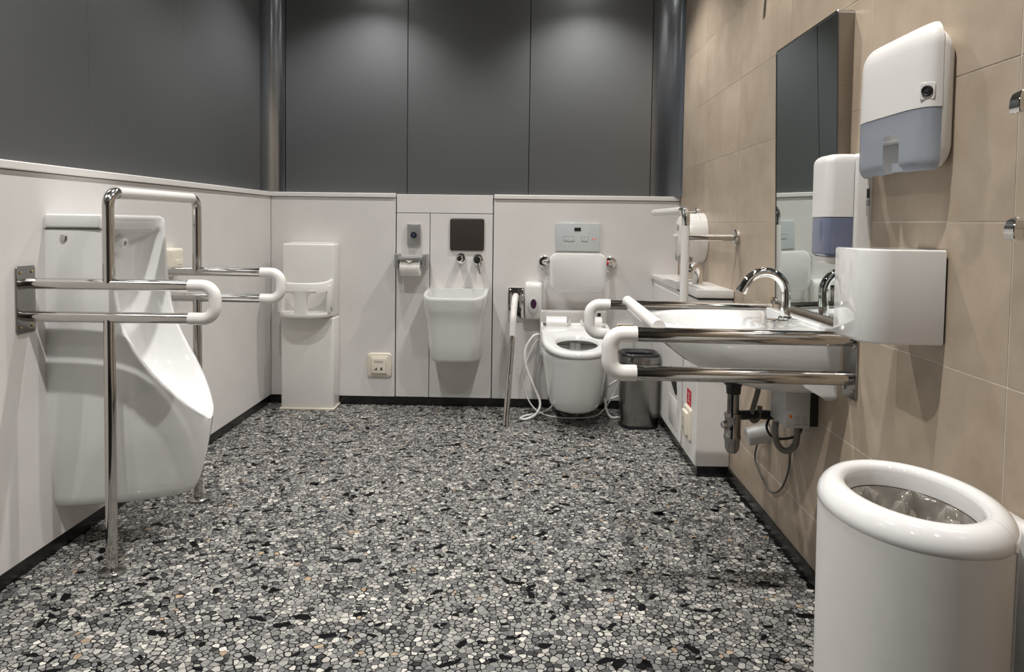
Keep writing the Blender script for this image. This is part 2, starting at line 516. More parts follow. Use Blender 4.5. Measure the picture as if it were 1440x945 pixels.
# ------------------------------------------------------------------ terrazzo chips
def terrazzo():
    s = 0.0138
    x0, x1, y0, y1 = LW - 0.008, RW - 0.010, 1.25, B + 0.008
    nx, ny = int((x1 - x0) / s), int((y1 - y0) / s)
    rnd = random.Random(3)
    P = {}
    for i in range(-2, nx + 3):
        for j in range(-2, ny + 3):
            P[i, j] = (x0 + (i + 0.5 + rnd.uniform(-0.62, 0.62)) * s, y0 + (j + 0.5 + rnd.uniform(-0.62, 0.62)) * s, rnd.choice((-0.5, -0.2, 0.0, 0.1, 0.35)) * s * s)
    offs = sorted([(a, b) for a in range(-2, 3) for b in range(-2, 3) if (a, b) != (0, 0)], key=lambda q: q[0] ** 2 + q[1] ** 2)
    verts, faces, cols = [], [], []
    for i in range(nx):
        for j in range(ny):
            px, py, pw = P[i, j]
            R = 1.5 * s
            poly = [(px - R, py - R), (px + R, py - R), (px + R, py + R), (px - R, py + R)]
            for a, b in offs:
                qx, qy, qw = P[i + a, j + b]
                dx, dy = qx - px, qy - py
                # keep points with |x-p|^2 - pw < |x-q|^2 - qw
                c = (qx * qx + qy * qy - qw - px * px - py * py + pw) * 0.5
                ds = [x * dx + y * dy - c for x, y in poly]
                if max(ds) <= 0:
                    continue
                new = []
                n = len(poly)
                for k in range(n):
                    d0, d1 = ds[k], ds[(k + 1) % n]
                    if d0 <= 0:
                        new.append(poly[k])
                    if (d0 < 0 < d1) or (d1 < 0 < d0):
                        t = d0 / (d0 - d1)
                        A, C = poly[k], poly[(k + 1) % n]
                        new.append((A[0] + (C[0] - A[0]) * t, A[1] + (C[1] - A[1]) * t))
                poly = new
                if len(poly) < 3:
                    break
            if len(poly) < 3:
                continue
            cx = sum(q[0] for q in poly) / len(poly)
            cy = sum(q[1] for q in poly) / len(poly)
            sh = rnd.uniform(0.70, 0.95)
            # round the corners a little
            pts = []
            n = len(poly)
            for k in range(n):
                A, C = poly[k], poly[(k + 1) % n]
                e = math.hypot(A[0] - C[0], A[1] - C[1])
                if e < 0.002:
                    pts.append(((A[0] + C[0]) / 2, (A[1] + C[1]) / 2))
                else:
                    pts.append((A[0] * 0.90 + C[0] * 0.10, A[1] * 0.90 + C[1] * 0.10))
                    pts.append((A[0] * 0.10 + C[0] * 0.90, A[1] * 0.10 + C[1] * 0.90))
            if len(pts) < 3:
                continue
            base = len(verts)
            for x, y in pts:
                verts.append((min(max(cx + (x - cx) * sh, x0), x1), min(max(cy + (y - cy) * sh, y0), y1), 0.0006))
            faces.append(tuple(range(base, base + len(pts))))
            t = rnd.random()
            if t < 0.07:
                g = rnd.uniform(0.03, 0.07); c = (g, g, g)
            elif t < 0.30:
                g = rnd.uniform(0.10, 0.18); c = (g, g, g * 0.99)
            elif t < 0.72:
                g = rnd.uniform(0.18, 0.33); c = (g, g * 0.99, g * 0.94)
            elif t < 0.88:
                g = rnd.uniform(0.28, 0.42); c = (g, g * 0.97, g * 0.89)
            elif t < 0.995:
                g = rnd.uniform(0.40, 0.62); c = (g, g * 0.96, g * 0.87)
            else:
                g = rnd.uniform(0.30, 0.45); c = (g, g * 0.74, g * 0.50)
            cols.append(c)
    me = bpy.data.meshes.new('terrazzo_chips')
    me.from_pydata(verts, [], faces)
    at = me.attributes.new('tint', 'FLOAT_COLOR', 'FACE')
    buf = []
    for c in cols:
        buf += [c[0], c[1], c[2], 1.0]
    at.data.foreach_set('color', buf)
    me.materials.append(MT['chip'])
    o = bpy.data.objects.new('terrazzo_chips', me)
    COL.objects.link(o)
    o.parent = floor
    o['kind'] = 'stuff'
    # larger black chips
    shapes = []
    for k in range(7):
        b_ = NB()
        n = rnd.randint(6, 9)
        ring = []
        for q in range(n):
            a = 2 * PI * q / n + rnd.uniform(-0.2, 0.2)
            rad = rnd.uniform(0.5, 1.15)
            ring.append((math.cos(a) * rad * 0.019, math.sin(a) * rad * 0.0105))
        loft(b_, [[(x, y, 0.0) for x, y in ring], [(x * 0.97, y * 0.97, 0.0011) for x, y in ring]], False, True)
        mm = bpy.data.meshes.new('stone_chip')
        b_.to_mesh(mm); b_.free()
        mm.materials.append(MT['black_chip'])
        shapes.append(mm)
    spots = []
    while len(spots) < 900:
        x, y = rnd.uniform(LW + 0.03, RW - 0.04), rnd.uniform(1.3, B - 0.03)
        spots.append((x, y))
    # nearest in view first
    def seen(q):
        px = 745 + q[0] * 1020 / q[1]
        return q[1] + (0 if -10 < px < 1150 and q[1] > 1.72 else 50)
    spots.sort(key=seen)
    rest_v, rest_f = [], []
    for k, (x, y) in enumerate(spots):
        sc = rnd.uniform(0.6, 1.15) if rnd.random() < 0.75 else rnd.uniform(1.1, 1.6)
        rz = rnd.gauss(0.1, 0.9)
        mm = shapes[k % 7]
        if k < 290:
            o = bpy.data.objects.new('stone_chip', mm)
            o.location = (x, y, 0); o.scale = (sc, sc, 1); o.rotation_euler = (0, 0, rz)
            COL.objects.link(o)
            o.parent = floor
        else:
            M_ = Matrix.Translation((x, y, 0)) @ Matrix.Rotation(rz, 4, 'Z') @ Matrix.Diagonal((sc, sc, 1, 1))
            b0 = len(rest_v)
            rest_v += [tuple(M_ @ v.co) for v in mm.vertices]
            rest_f += [tuple(b0 + q for q in f.vertices) for f in mm.polygons]
    me = bpy.data.meshes.new('black_stone_chips')
    me.from_pydata(rest_v, [], rest_f)
    me.materials.append(MT['black_chip'])
    o = bpy.data.objects.new('black_stone_chips', me)
    COL.objects.link(o)
    o.parent = floor
    o['kind'] = 'stuff'
terrazzo()

# ------------------------------------------------------------------ downlights
for k, (x, y, wt) in enumerate(DOWNLIGHTS):
    side = 'left' if x < 0 else 'right'
    nth = ['nearest the back wall', 'second from the back wall', 'third from the back wall', 'farthest from the back wall'][k // 2]
    t = thing('downlight', 'round recessed ceiling downlight in the %s row, %s' % (side, nth), 'lamp', (x, y, CEIL), 'recessed ceiling downlights')
    bm = NB(); lathe(bm, (x, y, CEIL), (0, 0, -1), [(0, 0.062), (0.004, 0.062), (0.007, 0.056), (0.004, 0.046), (0, 0.046)], 28)
    link('trim_ring', bm, 'satin', t)
    bm = NB(); lathe(bm, (x, y, CEIL), (0, 0, -1), [(0.0, 0.044), (0.002, 0.044)], 24)
    lens = link('lens', bm, mat('lamp_lens', LAMP_COLOR, 0.5, emit=18.0), t)
    ld = bpy.data.lights.new('downlight_beam', 'SPOT')
    ld.energy = wt
    ld.color = LAMP_COLOR
    ld.spot_size = math.radians(SPOT_ANGLE)
    ld.spot_blend = 0.65
    ld.shadow_soft_size = 0.022
    lo = bpy.data.objects.new('downlight_beam', ld)
    COL.objects.link(lo)
    lo.parent = t
    lo.location = (0, 0, -0.02)

# ------------------------------------------------------------------ screws helper
def screw(parent, c, axis, r=0.005, material='brass'):
    b_ = NB()
    lathe(b_, c, axis, [(0, r), (r * 0.4, r * 0.9), (r * 0.75, r * 0.5), (r * 0.8, 0)], 10)
    return link('screw', b_, material, parent)

# ------------------------------------------------------------------ urinal and its rail
YN, YF = 2.168, 2.757       # near and far rail planes
XP = -1.266                 # posts
t = thing('urinal_grab_rail', 'polished steel grab rail with white rubber ends standing around the urinal', 'grab rail', (-1.265, 2.46, 0))
for yy in (YN, YF):
    bm = NB(); plate(bm, (LW, yy - 0.008, 0.847), 'x', 0.084, 0.204, 0.005, 0.010, 0.0015)
    pl = link('wall_plate', bm, 'brushed', t)
    for dy in (-0.026, 0.026):
        for dz in (-0.083, 0.083):
            screw(pl, (LW + 0.005, yy - 0.008 + dy, 0.847 + dz), (1, 0, 0), 0.0055)
    for zz in (0.895, 0.795):
        bm = NB(); tube(bm, [(LW + 0.004, yy, zz), (-1.018, yy, zz)], 0.0168)
        link('rail', bm, 'steel', t)
    bm = NB(); tube(bm, fillet([(-1.020, yy, 0.895), (-0.941, yy, 0.895), (-0.941, yy, 0.795), (-1.020, yy, 0.795)], 0.046, 9), 0.0188)
    link('end_sleeve', bm, 'sleeve', t)
    bm = NB(); tube(bm, [(XP, yy, 0.012), (XP, yy, 0.788)], 0.0168)
    lg = link('leg', bm, 'steel', t)
    bm = NB(); lathe(bm, (XP, yy, 0), (0, 0, 1), [(0, 0.040), (0.010, 0.040), (0.014, 0.034), (0.016, 0.018)], 28)
    link('floor_flange', bm, 'brushed', lg)
bm = NB(); tube(bm, fillet([(XP, YN, 0.900), (XP, YN, 1.174), (XP, YF, 1.174), (XP, YF, 0.900)], 0.042, 9), 0.0172)
link('arch', bm, 'steel', t)
bm = NB(); tube(bm, [(XP, YN + 0.046, 1.174), (XP, YF - 0.046, 1.174)], 0.0190)
link('arch_sleeve', bm, 'sleeve', t)

def urinal():
    yc = 2.440
    D0 = 0.445
    t = thing('urinal', 'tall white ceramic urinal with low spout lip on the left wall', 'urinal', (LW, yc, 0.155))
    def interp(tab, z):
        for (z0, v0), (z1, v1) in zip(tab, tab[1:]):
            if z0 <= z <= z1:
                q = (z - z0) / (z1 - z0)
                return v0 + (v1 - v0) * q
        return tab[-1][1] if z > tab[-1][0] else tab[0][1]
    rim = [(0.415, 0.445), (0.425, 0.440), (0.45, 0.424), (0.50, 0.388), (0.56, 0.345), (0.62, 0.302), (0.68, 0.265), (0.74, 0.236), (0.80, 0.222), (0.90, 0.208), (1.0, 0.202), (1.07, 0.200), (1.11, 0.198)]
    back = [(0.415, 0.43), (0.425, 0.405), (0.45, 0.330), (0.48, 0.265), (0.52, 0.215), (0.58, 0.170), (0.66, 0.140), (0.80, 0.118), (0.95, 0.112), (1.025, 0.122), (1.045, 0.140), (1.060, 0.182), (1.085, 0.190), (1.11, 0.195)]
    half = [(0.155, 0.152), (0.35, 0.175), (0.55, 0.186), (1.11, 0.184)]
    front = [(0.155, 0.365), (0.165, 0.382), (0.20, 0.403), (0.30, 0.430), (0.40, 0.445), (1.11, 0.445)]
    def wU(d, z):
        Dz = interp(front, z)
        q = min(max(d / Dz, 0), 1)
        a_ = interp([(0.155, 1.55), (0.30, 1.9), (0.43, 2.5), (0.60, 3.6), (1.11, 3.6)], z)
        b_ = interp([(0.155, 1.45), (0.30, 1.7), (0.43, 2.0), (0.60, 2.3), (1.11, 2.3)], z)
        return interp(half, z) * (1 - q ** a_) ** (1 / b_)
    NS, NN, NE = 12, 14, 3
    zs = [0.155, 0.16, 0.17, 0.19, 0.22, 0.26, 0.30, 0.34, 0.38, 0.405, 0.415, 0.42, 0.426, 0.434, 0.445, 0.46, 0.48, 0.50, 0.53, 0.56, 0.60, 0.64, 0.68, 0.72, 0.76, 0.80, 0.85, 0.90, 0.95, 1.0, 1.02, 1.035, 1.045, 1.053, 1.060, 1.07, 1.085, 1.095, 1.102, 1.106]
    secs = []
    for z in zs:
        Dz = interp(front, z)
        if z < 0.4155:
            rr_ = Dz; bb = Dz
        else:
            rr_ = min(interp(rim, z), Dz - 0.0005); bb = interp(back, z)
        inset = 0.0
        if z > 1.085:
            inset = 0.012 * (1 - math.sqrt(max(0, 1 - ((z - 1.085) / 0.021) ** 2)))
        if z < 0.17:
            inset = 0.010 * ((0.17 - z) / 0.015) ** 2
        side = []
        # dense towards the front
        for k in range(NS + 1):
            q = 1 - (1 - k / NS) ** 1.6
            d = rr_ * q
            side.append((d - (inset if k == NS else 0), max(wU(d, z) - inset, 0)))
        wl = max(wU(rr_, z) - inset, 0)
        th = min(0.020, wl * 0.5)
        edge = []
        for k in range(1, NE + 1):      # rounded rim
            a = PI * k / (NE + 1)
            edge.append((rr_ - inset + 0.004 * math.sin(a) if z > 0.43 else rr_ - inset, wl - th * (1 - math.cos(a)) / 2))
        wi = wl - th
        niche = []
        for k in range(NN + 1):
            u = 1 - 2 * k / NN
            au = abs(u)
            d = bb + (rr_ - 0.001 - bb) * (au ** 3.0)
            lat = math.copysign(wi * (1 - (1 - au) ** 1.7), u) if u else 0.0
            niche.append((d - inset * 0.5, lat))
        outl = side + edge
        ring = [(LW + d, yc - l, z) for d, l in outl]
        ring += [(LW + d, yc - l, z) for d, l in niche]
        ring += [(LW + d, yc + l, z) for d, l in reversed(outl)]
        secs.append(ring)
    b_ = NB()
    loft(b_, secs, True, False)
    # top cap: flat lid polygon
    top = [v for v in b_.verts if abs(v.co.z - 1.106) < 1e-6]
    b_.verts.ensure_lookup_table()
    n = len(secs[0])
    ring = list(b_.verts)[-n:]
    b_.faces.new(ring)
    bmesh.ops.remove_doubles(b_, verts=list(b_.verts), dist=0.00008)
    bmesh.ops.triangulate(b_, faces=[f for f in b_.faces if len(f.verts) > 4])
    link('body', b_, 'ceramic', t, ang=50)
    b_ = NB(); box(b_, LW + 0.001, LW + 0.176, yc - 0.1875, yc + 0.1875, 1.0635, 1.1075, 0.007, 3)
    link('cistern_lid', b_, 'ceramic', t)
    b_ = NB(); box(b_, LW + 0.001, LW + 0.179, yc - 0.1858, yc + 0.1858, 1.0590, 1.0636)
    link('lid_gap', b_, 'joint', t, smooth=False)
    b_ = NB(); lathe(b_, (-1.459, yc - 0.1838, 1.032), (0, -1, 0), [(0, 0.0115), (0.004, 0.0115), (0.007, 0.008), (0.0075, 0)], 20)
    link('cover_screw', b_, 'steel', t)
    b_ = NB(); lathe(b_, (LW + 0.118, yc, 1.014), (1, 0, -0.12), [(0, 0.034), (0.006, 0.033), (0.014, 0.026), (0.03, 0.021), (0.036, 0.017), (0.036, 0.010), (0.024, 0.009)], 24)
    sp = link('flush_nozzle', b_, 'ceramic', t)
    b_ = NB(); lathe(b_, (LW + 0.142, yc, 1.0115), (1, 0, -0.12), [(0, 0.0088), (0.004, 0.0088)], 16)
    link('nozzle_opening', b_, 'black', sp)
    b_ = NB(); lathe(b_, (LW + 0.300, yc, 0.452), (-0.55, 0, 1), [(0, 0.016), (0.004, 0.015), (0.005, 0)], 18)
    link('drain_cap', b_, 'grey_plastic', t)
urinal()

# beige box on the left wall just past the urinal
bm = NB(); plate(bm, (LW, 3.035, 0.912), 'x', 0.115, 0.118, 0.045, 0.012, 0.012)
t = thing('wall_switch_box', 'ivory switch box on the left white wall just beyond the urinal', 'switch', (LW, 3.035, 0.853))
link('housing', bm, 'beige', t)
bm = NB(); plate(bm, (LW + 0.045, 3.045, 0.895), 'x', 0.06, 0.055, 0.003, 0.004, 0.001)
link('button', bm, 'beige', t)
bm = NB()
for k in range(3): box(bm, LW + 0.048, LW + 0.0485, 3.025, 3.065, 0.882 + 0.010 * k, 0.884 + 0.010 * k)
link('printed_mark', bm, 'grey_ink', t, smooth=False)

# ------------------------------------------------------------------ infant seat on its pedestal
def infant_seat():
    xc = -1.262
    t = thing('infant_seat', 'white infant seat with leg holes on a floor pedestal by the back wall', 'infant seat', (xc, 4.2, 0))
    b_ = NB(); box(b_, -1.412, -1.106, 4.130, B - 0.001, 0.006, 0.538, 0.012, 3); link('pedestal', b_, 'plastic', t)
    b_ = NB(); box(b_, -1.420, -1.100, 4.122, B - 0.002, 0.0, 0.012, 0.004, 2); link('base_plate', b_, 'beige', t)
    b_ = NB(); box(b_, -1.412, -1.110, 4.150, B - 0.001, 0.539, 0.962, 0.012, 3)
    link('backrest', b_, 'plastic', t)
    b_ = NB(); box(b_, -1.375, -1.135, 4.165, B - 0.004, 0.958, 0.969, 0.004, 2); link('top_ridge', b_, 'plastic', t)
    # D-shaped outline, from left wall end round the front to right end
    def D(d, hw, y0, n=20, pw=2.6):
        o = []
        for k in range(n + 1):
            a = PI * k / n
            c_, s_ = math.cos(a), math.sin(a)
            o.append((xc - math.copysign(abs(c_) ** (2 / pw), c_) * hw, y0 - abs(s_) ** (2 / pw) * d))
        return o
    y0 = 4.152
    dp = 0.140
    # seat pan
    b_ = NB()
    secs = []
    for z, q in ((0.545, 0.93), (0.551, 0.985), (0.558, 1.0), (0.568, 1.0), (0.574, 0.985)):
        secs.append([(x, y, z) for x, y in D(dp * q, 0.150 * q, y0)])
    loft(b_, secs); link('seat_pan', b_, 'plastic', t)
    # tray ring: swept D profile
    b_ = NB()
    prof = [(0.0, 0.704), (0.0, 0.750), (0.004, 0.757), (0.012, 0.760), (0.022, 0.757), (0.026, 0.750), (0.026, 0.704)]
    secs = []
    for ins, z in prof:
        secs.append([(x, y, z - 0.016 * (y0 - y) / dp) for x, y in D(dp - ins, 0.151 - ins, y0)])
    secs.append(secs[0])
    loft(b_, secs, False, False, closed=False)
    link('tray_ring', b_, 'plastic', t)
    # front guard post between the two leg openings, flaring to the ring
    b_ = NB()
    secs = []
    yy = y0 - dp
    for z, hw in ((0.570, 0.046), (0.584, 0.037), (0.610, 0.033), (0.655, 0.034), (0.676, 0.040), (0.690, 0.056), (0.700, 0.085)):
        secs.append([(xc - hw, yy + 0.005, z), (xc - hw * 0.6, yy + 0.001, z), (xc, yy, z), (xc + hw * 0.6, yy + 0.001, z), (xc + hw, yy + 0.005, z),
                     (xc + hw, yy + 0.026, z), (xc - hw, yy + 0.026, z)])
    loft(b_, secs); link('guard_post', b_, 'plastic', t)
    # side walls linking seat pan and ring
    for s in (-1, 1):
        b_ = NB(); box(b_, xc + s * 0.1385 - 0.0125, xc + s * 0.1385 + 0.0125, 4.075, 4.158, 0.570, 0.730, 0.006, 2)
        link('side_wall', b_, 'plastic', t)
    b_ = NB(); box(b_, xc + 0.1515, xc + 0.1535, 4.09, 4.11, 0.580, 0.605); link('maker_plate', b_, 'grey_ink', t, smooth=False)
infant_seat()

# ------------------------------------------------------------------ call plate (ivory) low on the back wall
t = thing('call_button_plate', 'ivory push plate low on the back wall left of the corner basin', 'switch', (-0.868, B, 0.165))
bm = NB(); plate(bm, (-0.868, B, 0.240), '-y', 0.146, 0.146, 0.012, 0.020, 0.008); link('cover', bm, 'beige', t)
bm = NB(); plate(bm, (-0.868, B - 0.012, 0.240), '-y', 0.106, 0.112, 0.006, 0.006, 0.003); link('bezel', bm, 'beige', t)
bm = NB(); plate(bm, (-0.868, B - 0.018, 0.240), '-y', 0.086, 0.090, 0.010, 0.004, 0.002); link('button', bm, 'beige', t)
bm = NB()
box(bm, -0.896, -0.842, B - 0.0286, B - 0.028, 0.268, 0.270); box(bm, -0.896, -0.842, B - 0.0286, B - 0.028, 0.258, 0.260)
box(bm, -0.896, -0.894, B - 0.0286, B - 0.028, 0.258, 0.270); box(bm, -0.844, -0.842, B - 0.0286, B - 0.028, 0.258, 0.270)
for k in range(7): box(bm, -0.889 + 0.006 * k, -0.885 + 0.006 * k, B - 0.0286, B - 0.028, 0.2625, 0.2655)
link('printed_caption', bm, 'grey_ink', t, smooth=False)
for x_ in (-0.886, -0.852):
    bm = NB()
    loft(bm, [[(x_ - 0.009, y, 0.214), (x_ + 0.009, y, 0.214), (x_ + 0.003, y, 0.232), (x_ - 0.003, y, 0.232)] if x_ > -0.87 else
              [(x_ - 0.009, y, 0.214), (x_ + 0.009, y, 0.214), (x_ + 0.009, y, 0.230), (x_ + 0.006, y, 0.230)] for y in (B - 0.0285, B - 0.028)])
    link('printed_icon', bm, 'ink', t, smooth=False)

# ------------------------------------------------------------------ silver sensor plate
t = thing('sensor_plate', 'small silver plate with a round dark button above the toilet paper', 'button', (-0.668, B + 0.004, 0.956))
bm = NB(); box(bm, -0.707, -0.629, B - 0.014, B + 0.004, 0.957, 1.082, 0.003, 2); link('housing', bm, 'satin', t)
bm = NB(); lathe(bm, (-0.668, B - 0.014, 1.018), (0, -1, 0), [(0, 0.019), (0.004, 0.018), (0.005, 0.014)], 24); bt = link('button', bm, 'black', t)
bm = NB(); lathe(bm, (-0.668, B - 0.019, 1.018), (0, -1, 0), [(0, 0.008), (0.001, 0.007)], 16); link('button_centre', bm, 'blue_led', bt)
for x_ in (-0.676, -0.668, -0.660):
    bm = NB(); box(bm, x_ - 0.002, x_ + 0.002, B - 0.0146, B - 0.014, 1.060, 1.066); link('printed_mark', bm, 'grey_ink', t, smooth=False)
bm = NB(); box(bm, -0.679, -0.657, B - 0.0146, B - 0.014, 0.969, 0.972); link('printed_mark', bm, 'grey_ink', t, smooth=False)

# ------------------------------------------------------------------ toilet paper holder and roll
t = thing('paper_holder', 'grey steel toilet paper holder with flat cover on the back wall', 'paper holder', (-0.672, B + 0.004, 0.82))
for x_ in (-0.757, -0.593):
    bm = NB(); box(bm, x_ - 0.013, x_ + 0.013, B - 0.085, B + 0.004, 0.826, 0.908, 0.004, 2); link('bracket', bm, 'satin', t)
bm = NB(); box(bm, -0.742, -0.608, B - 0.115, B - 0.004, 0.884, 0.891, 0.003, 2)
box(bm, -0.742, -0.608, B - 0.118, B - 0.110, 0.872, 0.890, 0.003, 2)
link('cover', bm, 'satin', t)
bm = NB(); tube(bm, [(-0.748, B - 0.062, 0.840), (-0.602, B - 0.062, 0.840)], 0.008); link('spindle', bm, 'grey_plastic', t)
bm = NB()
lathe(bm, (-0.734, B - 0.062, 0.832), (1, 0, 0), [(0, 0.018), (0.0, 0.050), (0.001, 0.052), (0.113, 0.052), (0.114, 0.050), (0.114, 0.018), (0.113, 0.017), (0.001, 0.017), (0.0, 0.018)], 36)
roll = link('toilet_roll', bm, 'paper')
tag(roll, 'white toilet paper roll in the grey holder with a folded point', 'toilet paper')
bm = NB()
loft(bm, [[(-0.712, y, 0.882), (-0.642, y, 0.882), (-0.677, y, 0.858)] for y in (B - 0.117, B - 0.1145)])
tip = link('folded_tip', bm, 'paper', roll, smooth=False)

# ------------------------------------------------------------------ dark plate, spout and lever above the ostomy basin
bm = NB(); plate(bm, (-0.354, B + 0.004, 1.024), '-y', 0.196, 0.184, 0.012, 0.012, 0.004)
t = thing('smoked_wall_plate', 'square dark brown wall plate above the small tapered basin', 'wall plate', (-0.354, B + 0.004, 0.93))
link('plate', bm, 'dark_brown', t)
bm = NB(); plate(bm, (-0.354, B + 0.004, 1.024), '-y', 0.202, 0.190, 0.006, 0.013, 0.002); link('rim', bm, 'black', t)

t = thing('wall_spout', 'short round chrome wall spout below the dark square plate', 'tap', (-0.388, B + 0.004, 0.86))
bm = NB(); lathe(bm, (-0.388, B + 0.004, 0.884), (0, -1, 0), [(0, 0.030), (0.008, 0.030), (0.012, 0.024)], 28); link('rosette', bm, 'chrome', t)
bm = NB(); lathe(bm, (-0.392, B - 0.006, 0.884), (0, -1, 0), [(0, 0.021), (0.030, 0.021), (0.055, 0.019), (0.060, 0.014), (0.061, 0)], 24); link('spout', bm, 'chrome', t)
t = thing('mixer_lever', 'chrome mixer with a lever hanging down, right of the short spout', 'tap', (-0.287, B + 0.004, 0.80))
bm = NB(); lathe(bm, (-0.287, B + 0.004, 0.878), (0, -1, 0), [(0, 0.032), (0.008, 0.032), (0.012, 0.026)], 28); link('rosette', bm, 'chrome', t)
bm = NB(); lathe(bm, (-0.290, B - 0.006, 0.878), (0, -1, 0), [(0, 0.024), (0.040, 0.024), (0.046, 0.021), (0.048, 0)], 24); bd = link('knob', bm, 'chrome', t)
bm = NB(); tube(bm, [(-0.289, B - 0.036, 0.868), (-0.280, B - 0.048, 0.83), (-0.271, B - 0.058, 0.795)], [0.007, 0.006, 0.005], 12); link('lever', bm, 'steel', t)

# ------------------------------------------------------------------ ostomy basin
def ostomy_basin():
    xc = -0.402
    t = thing('slop_basin', 'small deep tapered white wall basin left of the toilet', 'basin', (xc, B + 0.004, 0.31))
    def outl(hw, d, z, slope=0.0, n=24, pw=4.6, yb=B + 0.003):
        o = []
        for k in range(n + 1):
            a = PI * k / n
            c_, s_ = math.cos(a), math.sin(a)
            yy = yb - abs(s_) ** (2 / pw) * d
            o.append((xc - math.copysign(abs(c_) ** (2 / pw), c_) * hw, yy, z - slope * (yb - yy)))
        return o
    outer = [(0.132, 0.262, 0.312, 0), (0.142, 0.275, 0.318, 0), (0.147, 0.284, 0.332, 0), (0.153, 0.300, 0.42, 0), (0.160, 0.315, 0.52, 0.0), (0.165, 0.325, 0.575, 0.02), (0.171, 0.335, 0.605, 0.04), (0.178, 0.345, 0.64, 0.06), (0.182, 0.350, 0.690, 0.08), (0.183, 0.352, 0.701, 0.08), (0.180, 0.349, 0.707, 0.08)]
    inner = [(0.162, 0.330, 0.707, 0.08), (0.158, 0.325, 0.698, 0.08), (0.150, 0.31, 0.65, 0.05), (0.136, 0.28, 0.52, 0), (0.110, 0.22, 0.44, 0), (0.05, 0.14, 0.42, 0)]
    b_ = NB()
    secs = [outl(*q) for q in outer]
    secs += [[(x, min(y, B - 0.030), z) for x, y, z in outl(*q)] for q in inner]
    loft(b_, secs, True, True)
    link('bowl', b_, 'ceramic', t, ang=45)
    b_ = NB(); lathe(b_, (-0.315, B - 0.10, 0.700), (0, 0, 1), [(0, 0.0), (0.0, 0.02), (0.006, 0.018), (0.008, 0)], 16)
    bmesh.ops.scale(b_, vec=(1.2, 0.6, 1), verts=list(b_.verts), space=Matrix.Translation((0.315, -(B - 0.10), -0.7)))
    b_.free()
ostomy_basin()

# ------------------------------------------------------------------ folding grab bar left of toilet
t = thing('folding_grab_bar', 'chrome grab bar with a white curved handle left of the toilet', 'grab rail', (-0.06, B, 0))
bm = NB(); plate(bm, (-0.058, B, 0.616), '-y', 0.100, 0.200, 0.008, 0.012, 0.003); pl = link('wall_plate', bm, 'chrome', t)
for dx in (-0.036, 0.036):
    for dz in (-0.085, 0.085):
        screw(pl, (-0.058 + dx, B - 0.008, 0.616 + dz), (0, -1, 0), 0.007, 'chrome')
for dx in (-0.030, 0.030):
    bm = NB(); box(bm, -0.060 + dx - 0.005, -0.060 + dx + 0.005, B - 0.060, B - 0.006, 0.600, 0.690, 0.003, 2); link('hinge_cheek', bm, 'chrome', t)
bm = NB(); tube(bm, [(-0.094, B - 0.045, 0.660), (-0.026, B - 0.045, 0.660)], 0.010); link('hinge_pin', bm, 'chrome', t)
bm = NB(); tube(bm, fillet([(-0.062, B - 0.042, 0.668), (-0.066, B - 0.13, 0.655), (-0.072, B - 0.195, 0.560), (-0.074, B - 0.205, 0.455)], [0.06, 0.09], 9), 0.0190); link('handle_sleeve', bm, 'sleeve', t)
bm = NB(); tube(bm, [(-0.074, B - 0.205, 0.465), (-0.102, 3.875, 0.0)], 0.0165); link('leg', bm, 'steel', t)

# ------------------------------------------------------------------ soap dispenser by toilet
t = thing('seat_cleaner_dispenser', 'narrow white dispenser with a dark oval window beside the toilet', 'dispenser', (0.042, B, 0.53))
bm = NB()
secs = []
for z, w_, d, bk in ((0.535, 0.080, 0.050, 0), (0.540, 0.090, 0.062, 0), (0.560, 0.094, 0.074, 0), (0.64, 0.099, 0.085, 0), (0.72, 0.102, 0.085, 0), (0.740, 0.101, 0.080, 0), (0.750, 0.096, 0.070, 0), (0.753, 0.085, 0.058, 0)):
    secs.append([(0.042 + a, B - d / 2 - b, z) for a, b in rrect(w_, d, min(0.018, d * 0.3), 5)])
loft(bm, secs); link('housing', bm, 'plastic', t)
def oval(bm, cx, y, cz, rx, rz, d, n=20):
    loft(bm, [[(cx + math.cos(2 * PI * k / n) * rx * q, y - e, cz + math.sin(2 * PI * k / n) * rz * q) for k in range(n)] for e, q in ((0, 1), (d * 0.7, 0.95), (d, 0.8))])
bm = NB(); oval(bm, 0.042, B - 0.083, 0.620, 0.030, 0.050, 0.008); link('bezel', bm, 'grey_plastic', t)
bm = NB(); oval(bm, 0.043, B - 0.090, 0.630, 0.018, 0.029, 0.003); link('window', bm, 'purple', t)

